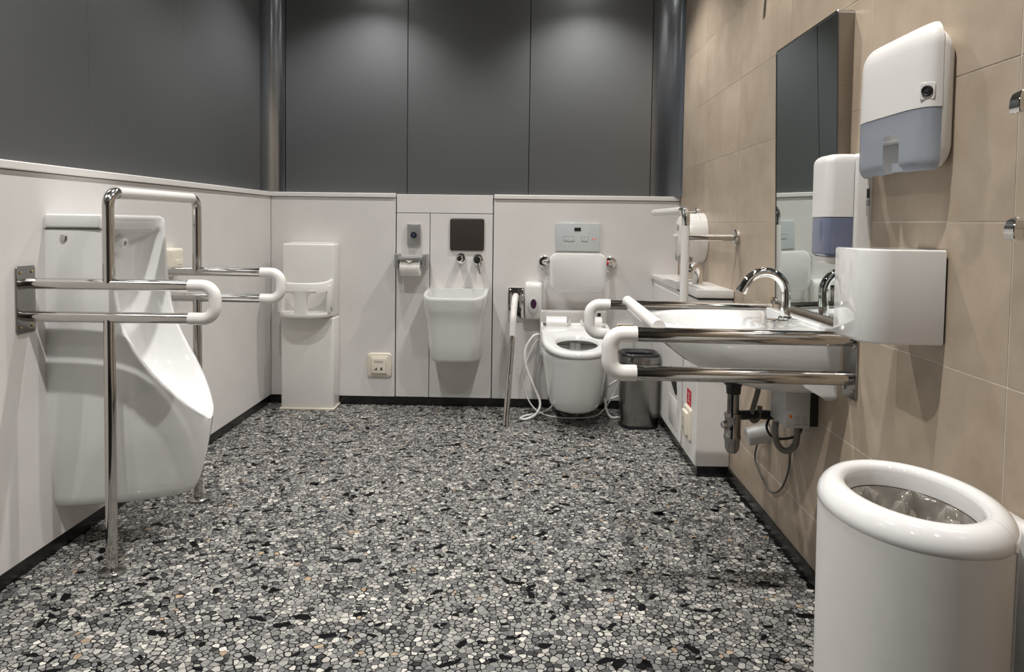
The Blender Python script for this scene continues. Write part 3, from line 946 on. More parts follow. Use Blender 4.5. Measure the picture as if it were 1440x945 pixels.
# ------------------------------------------------------------------ toilet
def toilet():
    xc = 0.275
    t = thing('toilet', 'white wall-hung toilet with a washing seat against the back wall', 'toilet', (xc, B, 0.07))
    def egg(hw, y_back, y_front, z, n=36, pb=5.0, pf=2.25):
        """closed outline: squarish at the back, oval at the front"""
        ym = y_back - (y_back - y_front) * 0.42
        o = []
        for k in range(n):
            a = 2 * PI * k / n
            c_, s_ = math.cos(a), math.sin(a)
            if s_ >= 0:
                o.append((xc + math.copysign(abs(c_) ** (2 / pb), c_) * hw, ym + abs(s_) ** (2 / pb) * (y_back - ym), z))
            else:
                o.append((xc + math.copysign(abs(c_) ** (2 / pf), c_) * hw, ym - abs(s_) ** (2 / pf) * (ym - y_front), z))
        return o
    bowl = [(0.115, B, 3.83, 0.092), (0.135, B, 3.79, 0.097), (0.147, B, 3.77, 0.115), (0.157, B, 3.742, 0.17), (0.166, B, 3.715, 0.24), (0.175, B, 3.69, 0.32), (0.182, B, 3.675, 0.37), (0.186, B, 3.667, 0.395), (0.186, B, 3.667, 0.402), (0.182, B, 3.672, 0.407)]
    inner = [(0.130, 4.06, 3.72, 0.407), (0.120, 4.04, 3.74, 0.39), (0.10, 4.02, 3.77, 0.30), (0.06, 3.98, 3.84, 0.24)]
    b_ = NB()
    loft(b_, [egg(*q) for q in bowl] + [egg(*q) for q in inner], True, True)
    link('bowl', b_, 'ceramic', t, ang=45)
    # seat ring, rising towards the back
    def rise(o, f=0.17):
        return [(x, y, z + max(0, (y - 3.66)) * f) for x, y, z in o]
    so = [(0.184, 4.12, 3.662, 0.410), (0.188, 4.12, 3.657, 0.415), (0.189, 4.12, 3.655, 0.426), (0.186, 4.12, 3.660, 0.436), (0.178, 4.11, 3.672, 0.441)]
    si = [(0.118, 3.965, 3.725, 0.434), (0.112, 3.955, 3.733, 0.426), (0.110, 3.95, 3.737, 0.410)]
    b_ = NB()
    secs = [rise(egg(*q)) for q in so] + [rise(egg(*q, pb=2.3)) for q in si]
    secs.append(secs[0])
    loft(b_, secs, False, False)
    link('seat', b_, 'ceramic', t, ang=45)
    # washing unit at the back
    b_ = NB(); box(b_, xc - 0.186, xc + 0.186, 4.115, B - 0.004, 0.408, 0.505, 0.010, 3); link('washing_unit', b_, 'plastic', t)
    b_ = NB(); box(b_, xc - 0.194, xc + 0.194, 4.205, B - 0.003, 0.506, 0.590, 0.010, 3)
    rear = link('rear_shroud', b_, 'plastic', t)
    b_ = NB(); box(b_, xc + 0.140, xc + 0.160, 4.2035, 4.206, 0.560, 0.580, 0.001, 1); link('sensor_eye', b_, 'black', rear)
    for s, w_ in ((-1, 0.115), (1, 0.095)):
        b_ = NB()
        x0 = xc + s * 0.158
        x1 = xc + s * (0.158 - w_)
        tube(b_, [(x0, 4.140, 0.520), (x1, 4.140, 0.520)], 0.046, 24)
        tube(b_, [(x1, 4.140, 0.518), (x1 - s * 0.022, 4.140, 0.505)], [0.044, 0.022], 20)
        link('seat_hinge', b_, 'plastic', t)
        b_ = NB(); tube(b_, [(xc + s * 0.160, 4.145, 0.515), (xc + s * 0.176, 4.145, 0.515)], 0.014, 16); link('hinge_pin', b_, 'chrome' if s < 0 else 'plastic', t)
        b_ = NB(); box(b_, xc + s * 0.1835 - 0.0085, xc + s * 0.1835 + 0.0085, 4.03, 4.20, 0.36, 0.525, 0.006, 2); link('side_cheek', b_, 'plastic', t)
    b_ = NB(); tube(b_, [(xc - 0.05, 4.135, 0.512), (xc + 0.06, 4.135, 0.512)], 0.018, 18); link('hinge_bar', b_, 'plastic', t)
    # nozzle cover seen through the seat opening
    b_ = NB(); box(b_, xc - 0.028, xc + 0.030, 4.008, 4.03, 0.395, 0.435, 0.003, 1); nz = link('nozzle_cover', b_, 'grey_plastic', t)
    b_ = NB(); box(b_, xc - 0.001, xc + 0.001, 4.0065, 4.009, 0.396, 0.434); link('cover_seam', b_, 'joint', nz, smooth=False)
    b_ = NB()
    for z in (0.4115,):
        o = rise(egg(0.1785, 4.1, 3.661, 0.4080), 0)
    b_.free()
toilet()

# flush plate
t = thing('flush_plate', 'pale glass flush plate with black window above the toilet backrest', 'flush plate', (0.298, B, 0.936))
bm = NB(); plate(bm, (0.298, B, 1.018), '-y', 0.258, 0.164, 0.012, 0.004, 0.002); pl = link('plate', bm, 'glass_plate', t)
bm = NB(); box(bm, 0.277, 0.315, B - 0.0135, B - 0.012, 1.054, 1.074); link('sensor_window', bm, 'black', t, smooth=False)
def outline_rect(bm, x0, x1, z0, z1, y, wd=0.0015):
    box(bm, x0, x1, y - 0.0006, y, z0, z0 + wd); box(bm, x0, x1, y - 0.0006, y, z1 - wd, z1)
    box(bm, x0, x0 + wd, y - 0.0006, y, z0, z1); box(bm, x1 - wd, x1, y - 0.0006, y, z0, z1)
for x0, x1 in ((0.216, 0.276), (0.318, 0.358)):
    bm = NB(); plate(bm, ((x0 + x1) / 2, B - 0.012, 1.009), '-y', x1 - x0, 0.028, 0.0015, 0.002, 0.0005)
    bt = link('button', bm, 'glass_plate', t)
    bm = NB(); outline_rect(bm, x0, x1, 0.995, 1.023, B - 0.0136); box(bm, (x0 + x1) / 2 - 0.002, (x0 + x1) / 2 + 0.002, B - 0.0141, B - 0.0135, 1.008, 1.012)
    link('button_outline', bm, 'grey_ink', bt, smooth=False)
for q in (-1, 1):
    bm = NB()
    loft(bm, [[(0.394 + q * 0.013, y, 1.000), (0.394 + q * 0.013, y, 1.017), (0.394 + q * 0.002, y, 1.0085)] for y in (B - 0.0128, B - 0.012)])
    link('red_mark', bm, 'red_led', t, smooth=False)

# backrest
t = thing('padded_back_support', 'white padded back support on a chrome bar above the toilet', 'back support', (0.30, B, 0.70))
bm = NB()
def br(hw, z0, z1, y, r):
    pts = []
    for a, b in rrect(2 * hw, z1 - z0, r, 7):
        z = (z0 + z1) / 2 + b
        if b > 0: z += 0.014 * (1 - (a / hw) ** 2)
        q = 1 - 0.05 * max(0, -b) / ((z1 - z0) / 2)
        pts.append((0.293 + a * q, y + 0.02 * (a / hw) ** 2 * -1, z))
    return pts
loft(bm, [br(0.148, 0.720, 0.912, 4.168, 0.035), br(0.160, 0.708, 0.922, 4.160, 0.038), br(0.162, 0.706, 0.924, 4.150, 0.040), br(0.158, 0.710, 0.921, 4.140, 0.038), br(0.148, 0.720, 0.911, 4.136, 0.034)])
link('pad', bm, 'glossy', t)
for x_, mt in ((0.104, 'chrome'), (0.494, 'chrome')):
    bm = NB(); lathe(bm, (x_, B, 0.872), (0, -1, 0), [(0, 0.036), (0.010, 0.036), (0.018, 0.030), (0.020, 0.018)], 28); link('flange', bm, mt, t)
bm = NB(); tube(bm, fillet([(0.104, B - 0.012, 0.872), (0.104, B - 0.075, 0.872), (0.494, B - 0.075, 0.872), (0.494, B - 0.012, 0.872)], 0.035, 8), 0.0155); link('bar', bm, 'chrome', t)
bm = NB(); tube(bm, [(0.463, B - 0.075, 0.872), (0.472, B - 0.075, 0.872)], 0.0165); o = link('red_collar', bm, 'red', t)
o['label'] = 'red collar'
for x_ in (0.22, 0.376):
    bm = NB(); box(bm, x_ - 0.02, x_ + 0.02, 4.165, 4.19, 0.85, 0.895, 0.004, 2); link('pad_clamp', bm, 'plastic', t)

# small white wall box with striped label
t = thing('warning_label_box', 'small white wall box with a black and yellow edged label right of the toilet', 'box', (0.588, B, 0.37))
bm = NB(); box(bm, 0.536, 0.634, B - 0.030, B, 0.352, 0.511, 0.008, 3); link('housing', bm, 'plastic', t)
bm = NB(); box(bm, 0.540, 0.630, B - 0.0325, B - 0.030, 0.455, 0.509); lb = link('label_face', bm, 'black', t, smooth=False)
for k in range(6):
    for z_ in (0.502, 0.456):
        bm = NB(); box(bm, 0.541 + 0.0152 * k, 0.549 + 0.0152 * k, B - 0.0332, B - 0.0325, z_, z_ + 0.006)
        link('yellow_dash', bm, 'yellow', lb, smooth=False)
for k in range(4):
    bm = NB(); box(bm, 0.565 + 0.011 * k, 0.572 + 0.011 * k, B - 0.0332, B - 0.0325, 0.486, 0.495)
    link('printed_letter', bm, 'paper', lb, smooth=False)

# hoses and cables beside the toilet
def cable(name, label, pts, r, material, cat='hose', group=None, seg=10):
    b_ = NB(); tube(b_, smooth_path(pts, 8), r, seg)
    return tag(link(name, b_, material, ang=60), label, cat, group)
cable('water_hose', 'thick white hose looping to the floor left of the toilet', [(0.078, 4.20, 0.452), (0.04, 4.17, 0.44), (0.0, 4.14, 0.37), (0.008, 4.12, 0.27), (0.055, 4.10, 0.16), (0.088, 4.07, 0.08), (0.065, 4.02, 0.030), (0.010, 3.985, 0.010), (-0.022, 4.00, 0.009), (0.01, 4.06, 0.009), (0.10, 4.13, 0.009), (0.16, 4.20, 0.03), (0.17, 4.262, 0.075)], 0.0072, 'plastic')
cable('power_cord', 'thin white cord hanging left of the toilet', [(0.078, 4.22, 0.42), (0.045, 4.21, 0.38), (0.0, 4.20, 0.26), (-0.010, 4.195, 0.17), (0.012, 4.18, 0.09), (0.055, 4.15, 0.03), (0.12, 4.09, 0.007), (0.22, 4.04, 0.006), (0.34, 4.05, 0.006), (0.42, 4.10, 0.012), (0.48, 4.16, 0.06), (0.53, 4.19, 0.14), (0.55, 4.20, 0.22), (0.56, 4.235, 0.38)], 0.0042, 'plastic', 'cord')
cable('water_hose', 'white hose curving down to the floor between toilet and steel bin', [(0.40, 4.255, 0.07), (0.43, 4.18, 0.055), (0.455, 4.10, 0.10), (0.46, 4.07, 0.06), (0.475, 4.05, 0.025), (0.50, 4.045, 0.010), (0.56, 4.09, 0.009), (0.60, 4.15, 0.009), (0.62, 4.255, 0.03)], 0.0072, 'plastic')
cable('water_hose', 'upper white hose bending from the toilet side behind the steel bin', [(0.42, 4.24, 0.16), (0.44, 4.17, 0.13), (0.48, 4.14, 0.17), (0.54, 4.15, 0.205), (0.60, 4.18, 0.21), (0.66, 4.255, 0.20)], 0.0062, 'plastic')
cable('water_hose', 'lower white hose bending from the toilet side behind the steel bin', [(0.42, 4.25, 0.10), (0.445, 4.16, 0.075), (0.49, 4.13, 0.095), (0.55, 4.14, 0.115), (0.62, 4.19, 0.115), (0.67, 4.255, 0.11)], 0.0062, 'plastic')

# floor drain
t = thing('floor_drain', 'small square metal floor drain beside the steel bin', 'drain', (0.49, 3.96, 0))
bm = NB(); box(bm, 0.44, 0.535, 3.915, 4.005, 0.0, 0.003, 0.001, 1); link('grate', bm, 'brushed', t)
bm = NB()
for i in range(5):
    for j in range(5):
        lathe(bm, (0.455 + i * 0.016, 3.93 + j * 0.015, 0.003), (0, 0, 1), [(0, 0.004), (0.0004, 0.004)], 8)
o = link('grate_holes', bm, 'black', t); 

# ------------------------------------------------------------------ small steel bin
t = thing('steel_bin', 'small brushed steel bin with open black rim beside the toilet', 'bin', (0.630, 3.945, 0))
def rr3(cx, cy, w_, d, r, z): return [(cx + a, cy + b, z) for a, b in rrect(w_, d, r, 7)]
cx, cy = 0.622, 3.945
bm = NB(); loft(bm, [rr3(cx, cy, 0.196, 0.190, 0.060, 0.0), rr3(cx, cy, 0.200, 0.194, 0.060, 0.004), rr3(cx, cy, 0.200, 0.194, 0.060, 0.016)]); link('base_ring', bm, 'black', t)
bm = NB(); loft(bm, [rr3(cx, cy, 0.196, 0.190, 0.062, 0.014), rr3(cx, cy, 0.204, 0.198, 0.062, 0.020), rr3(cx, cy, 0.208, 0.204, 0.062, 0.350), rr3(cx, cy, 0.204, 0.200, 0.060, 0.352)]); link('body', bm, 'brushed', t)
bm = NB(); loft(bm, [rr3(cx, cy, 0.209, 0.205, 0.062, 0.354), rr3(cx, cy, 0.210, 0.206, 0.062, 0.385), rr3(cx, cy, 0.208, 0.204, 0.061, 0.389)], True, False); link('collar', bm, 'brushed', t)
bm = NB()
secs = [rr3(cx, cy, 0.208, 0.204, 0.061, 0.386), rr3(cx, cy, 0.204, 0.200, 0.060, 0.399), rr3(cx, cy, 0.194, 0.190, 0.056, 0.405), rr3(cx, cy, 0.170, 0.150, 0.045, 0.402), rr3(cx, cy, 0.150, 0.124, 0.040, 0.390), rr3(cx, cy, 0.146, 0.120, 0.040, 0.356)]
loft(bm, secs, False, True); link('rim', bm, 'black', t)

# ------------------------------------------------------------------ low white cabinet along right wall
CX, CY0, CY1 = 0.745, 3.130, B - 0.001
t = thing('low_cabinet', 'low white cabinet along the tiled wall with a small tap on top', 'cabinet', (0.82, 3.7, 0))
bm = NB(); box(bm, CX, RW - 0.001, CY0, CY1 - 0.0, 0.050, 0.778, 0.002, 1); link('carcass', bm, 'laminate', t, smooth=False)
bm = NB(); box(bm, CX + 0.010, RW - 0.002, CY0 + 0.008, CY1, 0.0, 0.050); link('plinth', bm, 'black_skirt', t, smooth=False)
bm = NB(); box(bm, CX - 0.012, RW - 0.001, CY0 - 0.010, 3.560, 0.786, 0.822, 0.004, 2); link('top_lid', bm, 'plastic', t)
bm = NB(); box(bm, CX - 0.010, RW - 0.001, 3.564, CY1, 0.779, 0.806, 0.003, 2); link('worktop', bm, 'laminate_cap', t)
bm = NB(); box(bm, CX - 0.004, RW - 0.004, CY0 - 0.002, 3.555, 0.777, 0.787); link('shadow_gap', bm, 'joint', t, smooth=False)
bm = NB(); box(bm, CX - 0.012, CX, 3.405, 4.16, 0.070, 0.760, 0.003, 1); dr = link('door', bm, 'laminate', t)
bm = NB()
loft(bm, [[(x, 3.62, 0.395), (x, 3.50, 0.372), (x, 3.475, 0.285), (x, 3.50, 0.275), (x, 3.60, 0.315)] for x in (CX - 0.0125, CX - 0.016)])
link('pull_slot', bm, 'black', dr, smooth=False)
bm = NB(); box(bm, CX - 0.0145, CX - 0.012, 3.46, 3.66, 0.11, 0.25, 0.002, 2); link('paper_flap', bm, 'plastic', dr)
bm = NB(); lathe(bm, (0.78, CY0 - 0.002, 0.752), (0, -1, 0), [(0, 0.008), (0.006, 0.008), (0.008, 0.004), (0.0085, 0)], 14); link('catch', bm, 'steel', t)
bm = NB(); plate(bm, (CX, 3.272, 0.318), '-x', 0.085, 0.075, 0.0012, 0.008)
o = tag(link('red_sticker', bm, 'red'), 'red rounded sticker on the low white cabinet above its switch', 'sticker')
bm = NB()
box(bm, CX - 0.0019, CX - 0.0013, 3.250, 3.296, 0.334, 0.337); box(bm, CX - 0.0019, CX - 0.0013, 3.250, 3.296, 0.300, 0.303)
box(bm, CX - 0.0019, CX - 0.0013, 3.268, 3.276, 0.308, 0.329)
link('printed_mark', bm, 'grey_plastic', o, smooth=False)
t = thing('call_switch', 'ivory push switch on the low cabinet below the red sticker', 'switch', (CX, 3.265, 0.13))
bm = NB(); plate(bm, (CX, 3.270, 0.205), '-x', 0.125, 0.150, 0.012, 0.016, 0.008); link('cover', bm, 'beige', t)
bm = NB(); plate(bm, (CX - 0.012, 3.275, 0.205), '-x', 0.085, 0.105, 0.012, 0.006, 0.003); bt = link('button', bm, 'beige', t)
bm = NB(); box(bm, CX - 0.0245, CX - 0.024, 3.255, 3.295, 0.225, 0.229); link('printed_mark', bm, 'grey_ink', bt, smooth=False)
bm = NB(); box(bm, CX - 0.0245, CX - 0.024, 3.262, 3.288, 0.175, 0.190); link('printed_mark', bm, 'grey_ink', bt, smooth=False)

# small tap on cabinet
t = thing('cabinet_tap', 'small rounded chrome tap on the low white cabinet', 'tap', (0.800, 3.40, 0.822))
bm = NB(); lathe(bm, (0.800, 3.40, 0.822), (0, 0, 1), [(0, 0.026), (0.004, 0.026), (0.007, 0.022)], 24); link('base', bm, 'chrome', t)
pth = smooth_path([(0.800, 3.40, 0.824), (0.800, 3.40, 0.855), (0.799, 3.396, 0.882), (0.790, 3.385, 0.904), (0.772, 3.372, 0.908), (0.758, 3.364, 0.893)], 6)
bm = NB(); tube(bm, pth, [0.0235 - 0.0002 * k for k in range(len(pth))], 20); link('body', bm, 'chrome', t)
bm = NB(); lathe(bm, (0.757, 3.3635, 0.8915), (-0.55, -0.3, -0.7), [(0, 0.012), (0.007, 0.012)], 14); link('outlet', bm, 'steel', t)

# ------------------------------------------------------------------ L grab rail
t = thing('corner_grab_rail', 'L-shaped grab rail with white sleeves by the low cabinet', 'grab rail', (0.672, 3.095, 0.60))
XL, YL, ZL = 0.672, 3.095, 1.160
bm = NB(); tube(bm, fillet([(XL, YL, 1.095), (XL, YL, ZL), (XL, YL + 0.075, ZL)], 0.040, 9), 0.0178); link('elbow', bm, 'chrome', t)
bm = NB(); tube(bm, [(XL, YL, 0.62), (XL, YL, 1.096)], 0.0180); link('upright', bm, 'sleeve', t)
bm = NB(); tube(bm, [(XL, YL + 0.070, ZL), (XL, 3.845, ZL), (XL, 3.868, ZL), (XL, 3.880, ZL), (XL, 3.884, ZL)], [0.018, 0.018, 0.0165, 0.011, 0.004]); link('top_bar', bm, 'sleeve', t)
for (yy, zz, rad) in ((3.83, ZL, 0.030), (YL, 1.047, 0.036), (YL, 0.66, 0.036)):
    bm = NB(); tube(bm, [(XL, yy, zz), (RW - 0.004, yy, zz)], 0.0125 if zz > 1.1 else 0.0145); st = link('standoff', bm, 'steel', t)
    bm = NB(); lathe(bm, (RW, yy, zz), (-1, 0, 0), [(0, rad), (0.012, rad), (0.016, rad * 0.85), (0.017, 0.013)], 26); link('flange', bm, 'steel', st)

# ------------------------------------------------------------------ jumbo toilet roll dispenser
t = thing('jumbo_roll_dispenser', 'round white jumbo toilet roll dispenser on the tiled wall above the cabinet', 'dispenser', (RW, 3.70, 0.91))
yc, zc = 3.700, 1.035
bm = NB(); lathe(bm, (RW, yc, zc), (-1, 0, 0), [(0, 0.122), (0.004, 0.126), (0.035, 0.126), (0.038, 0.120), (0.040, 0.120)], 40); link('back_shell', bm, 'plastic', t)
bm = NB(); lathe(bm, (RW - 0.040, yc, zc), (-1, 0, 0), [(0, 0.122), (0.03, 0.122), (0.060, 0.118), (0.078, 0.108), (0.086, 0.092), (0.089, 0.0)], 40); fs = link('front_cover', bm, 'plastic', t)
bm = NB(); box(bm, RW - 0.124, RW - 0.066, yc - 0.075, yc + 0.085, zc - 0.1245, zc - 0.040, 0.010, 2); link('roll_window', bm, 'smoke_window', t)
bm = NB(); box(bm, RW - 0.144, RW - 0.124, yc + 0.00, yc + 0.05, zc - 0.002, zc + 0.016, 0.004, 2); link('tear_lip', bm, 'plastic', t)
bm = NB()
for k in range(3): box(bm, RW - 0.1302, RW - 0.1286, yc - 0.02, yc + 0.03, zc + 0.040 + 0.011 * k, zc + 0.044 + 0.011 * k)
link('printed_mark', bm, 'grey_ink', t, smooth=False)

# ------------------------------------------------------------------ wash basin
def wash_basin():
    yc = 2.315
    xr = RW - 0.0005
    t = thing('wash_basin', 'wide white ceramic wash basin on the tiled wall between steel rails', 'basin', (0.66, yc, 0.60))
    def outl(d, hw, z, xb=xr, n=32, pw=2.7):
        o = []
        for k in range(n + 1):
            a = PI * k / n
            c_, s_ = math.cos(a), math.sin(a)
            o.append((xb - abs(s_) ** (2 / pw) * d, yc - math.copysign(abs(c_) ** (2 / (pw + 1.5)), c_) * hw, z))
        return o
    def oval(cx, rx, ry, z, n=33, yo=0.0):
        # parametrised like outl: from near back corner round the front, closing along the back
        o = []
        for k in range(n):
            a = PI * (-0.18) + (PI * 1.36) * k / (n - 1)
            o.append((cx - math.sin(a) * rx, yc + yo - math.cos(a) * ry, z))
        return o
    outer = [(0.150, 0.150, 0.605), (0.200, 0.175, 0.607), (0.245, 0.195, 0.615), (0.330, 0.228, 0.645), (0.410, 0.248, 0.690), (0.455, 0.256, 0.725), (0.478, 0.259, 0.750), (0.488, 0.261, 0.770), (0.495, 0.263, 0.785), (0.495, 0.263, 0.795), (0.490, 0.259, 0.802), (0.482, 0.252, 0.804)]
    b_ = NB()
    secs = [outl(*q) for q in outer]
    secs += [oval(0.605, 0.185, 0.215, 0.803), oval(0.605, 0.178, 0.207, 0.797), oval(0.61, 0.165, 0.195, 0.770), oval(0.62, 0.14, 0.165, 0.720), oval(0.635, 0.10, 0.12, 0.675), oval(0.645, 0.045, 0.05, 0.660), oval(0.645, 0.015, 0.018, 0.658)]
    loft(b_, secs, True, True)
    link('bowl', b_, 'ceramic', t, ang=50)
    b_ = NB(); box(b_, 0.846, RW - 0.001, yc - 0.255, yc + 0.255, 0.796, 0.814, 0.006, 3); link('rear_ledge', b_, 'ceramic', t)
    # hanging brackets of the basin under its back edge
    for s in (-1, 1):
        b_ = NB()
        yy = yc + s * 0.215
        loft(b_, [[(0.790, yy - q, 0.70), (xr, yy - q, 0.70), (xr, yy - q, 0.604), (0.862, yy - q, 0.602), (0.845, yy - q, 0.614), (0.80, yy - q, 0.640)] for q in (-0.028, 0.028)])
        link('wall_lug', b_, 'ceramic', t)
    b_ = NB(); lathe(b_, (0.645, yc, 0.664), (0, 0, 1), [(0, 0.021), (0.003, 0.021), (0.004, 0.016), (0.004, 0)], 20); link('drain_ring', b_, 'chrome', t)
wash_basin()

# basin rails
YBN, YBF, ZU, ZD = 1.990, 2.640, 0.797, 0.690
t = thing('basin_grab_rail', 'steel double grab rail with white ends around the wash basin', 'grab rail', (RW, 2.315, 0.63))
for yy, dz in ((YBN, 0.0), (YBF, 0.008)):
    bm = NB(); plate(bm, (RW, yy, 0.716 + dz), '-x', 0.086, 0.166, 0.006, 0.008, 0.002); pl = link('wall_plate', bm, 'brushed', t)
    for dy in (-0.028, 0.028):
        screw(pl, (RW - 0.006, yy + dy, 0.655 + dz), (-1, 0, 0), 0.006, 'steel')
        screw(pl, (RW - 0.006, yy + dy, 0.777 + dz), (-1, 0, 0), 0.006, 'steel')
    for zz in (ZU, ZD):
        bm = NB(); tube(bm, [(RW - 0.005, yy, zz + dz - 0.004), (0.304, yy, zz + dz)], 0.0205 if yy == YBN else 0.0175, 22); link('rail', bm, 'steel', t)
    bm = NB(); tube(bm, fillet([(0.306, yy, ZU + dz), (0.232, yy, ZU + dz), (0.232, yy, ZD + dz), (0.306, yy, ZD + dz)], 0.0525, 10), 0.0225 if yy == YBN else 0.020, 22); link('end_sleeve', bm, 'sleeve', t)
bm = NB(); tube(bm, [(0.368, YBN + 0.012, ZU + 0.020), (0.368, YBF - 0.010, ZU + 0.024)], 0.0185); link('crossbar_sleeve', bm, 'sleeve', t)
bm = NB(); tube(bm, [(0.368, YBN, ZU + 0.006), (0.368, YBF, ZU + 0.012)], 0.0135); link('crossbar', bm, 'steel', t)

# basin tap
t = thing('basin_tap', 'tall curved chrome tap on the wash basin', 'tap', (0.812, 2.262, 0.804))
yy = 2.275
bm = NB(); plate(bm, (0.800, yy, 0.8035), 'z', 0.094, 0.050, 0.0055, 0.0245, 0.002, 8); link('deck_plate', bm, 'chrome', t)
bm = NB(); lathe(bm, (0.810, yy, 0.809), (0, 0, 1), [(0, 0.021), (0.006, 0.021), (0.010, 0.017)], 24); link('collar', bm, 'chrome', t)
pth = [(0.810, yy, 0.812)] + [(0.810, yy, 0.812 + 0.078 * k / 4) for k in range(1, 5)]
R_ = 0.066
for k in range(1, 17):
    a = math.radians(150) * k / 16
    pth.append((0.810 - R_ + R_ * math.cos(a), yy - 0.004 * k / 16, 0.890 + R_ * math.sin(a)))
lx, ly, lz = pth[-1]
pth.append((lx - 0.012, ly, lz - 0.020))
bm = NB(); tube(bm, pth, 0.0150, 20); sp = link('spout', bm, 'chrome', t)
bm = NB(); tube(bm, [(lx - 0.011, ly, lz - 0.018), (lx - 0.018, ly, lz - 0.031)], 0.0172, 18); link('outlet', bm, 'chrome', sp)
bm = NB(); tube(bm, [(0.812, yy - 0.022, 0.812), (0.830, yy - 0.052, 0.813)], 0.0035, 8); link('pull_rod', bm, 'chrome', t)

# ------------------------------------------------------------------ pipes under the basin
t = thing('basin_trap', 'chrome bottle trap with a dark pipe under the wash basin', 'pipe', (0.668, 2.30, 0.37))
bm = NB(); lathe(bm, (0.668, 2.315, 0.606), (0, 0, -1), [(0, 0.034), (0.010, 0.033), (0.020, 0.024), (0.044, 0.022)], 24); link('nut', bm, 'black', t)
bm = NB(); tube(bm, [(0.668, 2.315, 0.566), (0.668, 2.315, 0.488)], 0.0185); link('tailpiece', bm, 'dark_chrome', t)
bm = NB(); lathe(bm, (0.668, 2.315, 0.500), (0, 0, -1), [(0, 0.020), (0.0, 0.0265), (0.010, 0.0275), (0.014, 0.0255), (0.070, 0.0255), (0.074, 0.0275), (0.082, 0.0275), (0.086, 0.0250), (0.115, 0.0225), (0.128, 0.016), (0.132, 0.0)], 24); link('cup', bm, 'dark_chrome', t)
bm = NB(); lathe(bm, (0.645, 2.312, 0.462), (-1, -0.1, 0), [(0, 0.012), (0.010, 0.012), (0.014, 0.008)], 14); link('plug', bm, 'steel', t)
bm = NB(); tube(bm, fillet([(0.680, 2.315, 0.492), (0.77, 2.36, 0.484), (RW - 0.002, 2.36, 0.480)], 0.03), 0.0155); link('waste_pipe', bm, 'black', t)

t = thing('water_heater', 'small grey water heater box with a label under the wash basin', 'water heater', (0.83, 2.26, 0.485))
bm = NB(); box(bm, 0.790, 0.866, 2.190, 2.330, 0.487, 0.603, 0.006, 2); link('housing', bm, 'grey_plastic', t)
bm = NB(); box(bm, 0.866, RW - 0.001, 2.200, 2.325, 0.490, 0.598, 0.002, 1); link('back_box', bm, 'black', t)
bm = NB(); box(bm, 0.815, 0.860, 2.1890, 2.1900, 0.496, 0.532); lb = link('rating_label', bm, 'grey_plastic', t, smooth=False)
bm = NB()
for k in range(5):
    box(bm, 0.817, 0.836 - 0.002 * (k % 2), 2.1884, 2.189, 0.499 + 0.006 * k, 0.5015 + 0.006 * k)
    box(bm, 0.839, 0.858 - 0.003 * (k % 3), 2.1884, 2.189, 0.499 + 0.006 * k, 0.5015 + 0.006 * k)
link('printed_lines', bm, 'grey_ink', lb, smooth=False)
bm = NB(); lathe(bm, (0.806, 2.190, 0.524), (0, -1, 0), [(0, 0.0055), (0.0008, 0.0055)], 14); o = link('orange_dot', bm, 'orange', t)

cable('supply_hose', 'grey flexible hose hanging beside the water heater', [(0.758, 2.33, 0.66), (0.752, 2.33, 0.58), (0.738, 2.33, 0.52), (0.732, 2.335, 0.485), (0.742, 2.34, 0.468), (0.758, 2.345, 0.478), (0.765, 2.352, 0.515)], 0.0085, 'rubber')
cable('supply_hose', 'dark hose looping below the water heater', [(0.790, 2.27, 0.488), (0.786, 2.265, 0.46), (0.792, 2.26, 0.420), (0.815, 2.255, 0.398), (0.842, 2.25, 0.415), (0.850, 2.25, 0.455), (0.846, 2.25, 0.488)], 0.010, 'rubber')
cable('power_cord', 'black cord under the water heater', [(0.778, 2.30, 0.488), (0.768, 2.29, 0.462), (0.782, 2.28, 0.436), (0.82, 2.27, 0.432), (0.858, 2.26, 0.450), (0.866, 2.25, 0.488)], 0.004, 'black', 'cord')
cable('earth_wire', 'thin grey wire hanging in a loop on the tiled wall below the basin', [(0.872, 2.66, 0.318), (0.880, 2.72, 0.28), (0.882, 2.75, 0.21), (0.884, 2.67, 0.165), (0.884, 2.57, 0.150), (0.884, 2.47, 0.20), (0.884, 2.41, 0.28), (0.880, 2.385, 0.35), (0.876, 2.37, 0.382), (0.872, 2.36, 0.360), (0.874, 2.375, 0.345)], 0.0036, 'cable', 'cord')
bm = NB(); lathe(bm, (RW, 2.64, 0.345), (-1, 0, -0.22), [(0, 0.034), (0.006, 0.036), (0.075, 0.033), (0.080, 0.030), (0.081, 0.0)], 24)
tag(link('pipe_shroud', bm, 'grey_plastic'), 'white round pipe cover on the tiled wall behind the chrome trap', 'pipe cover')

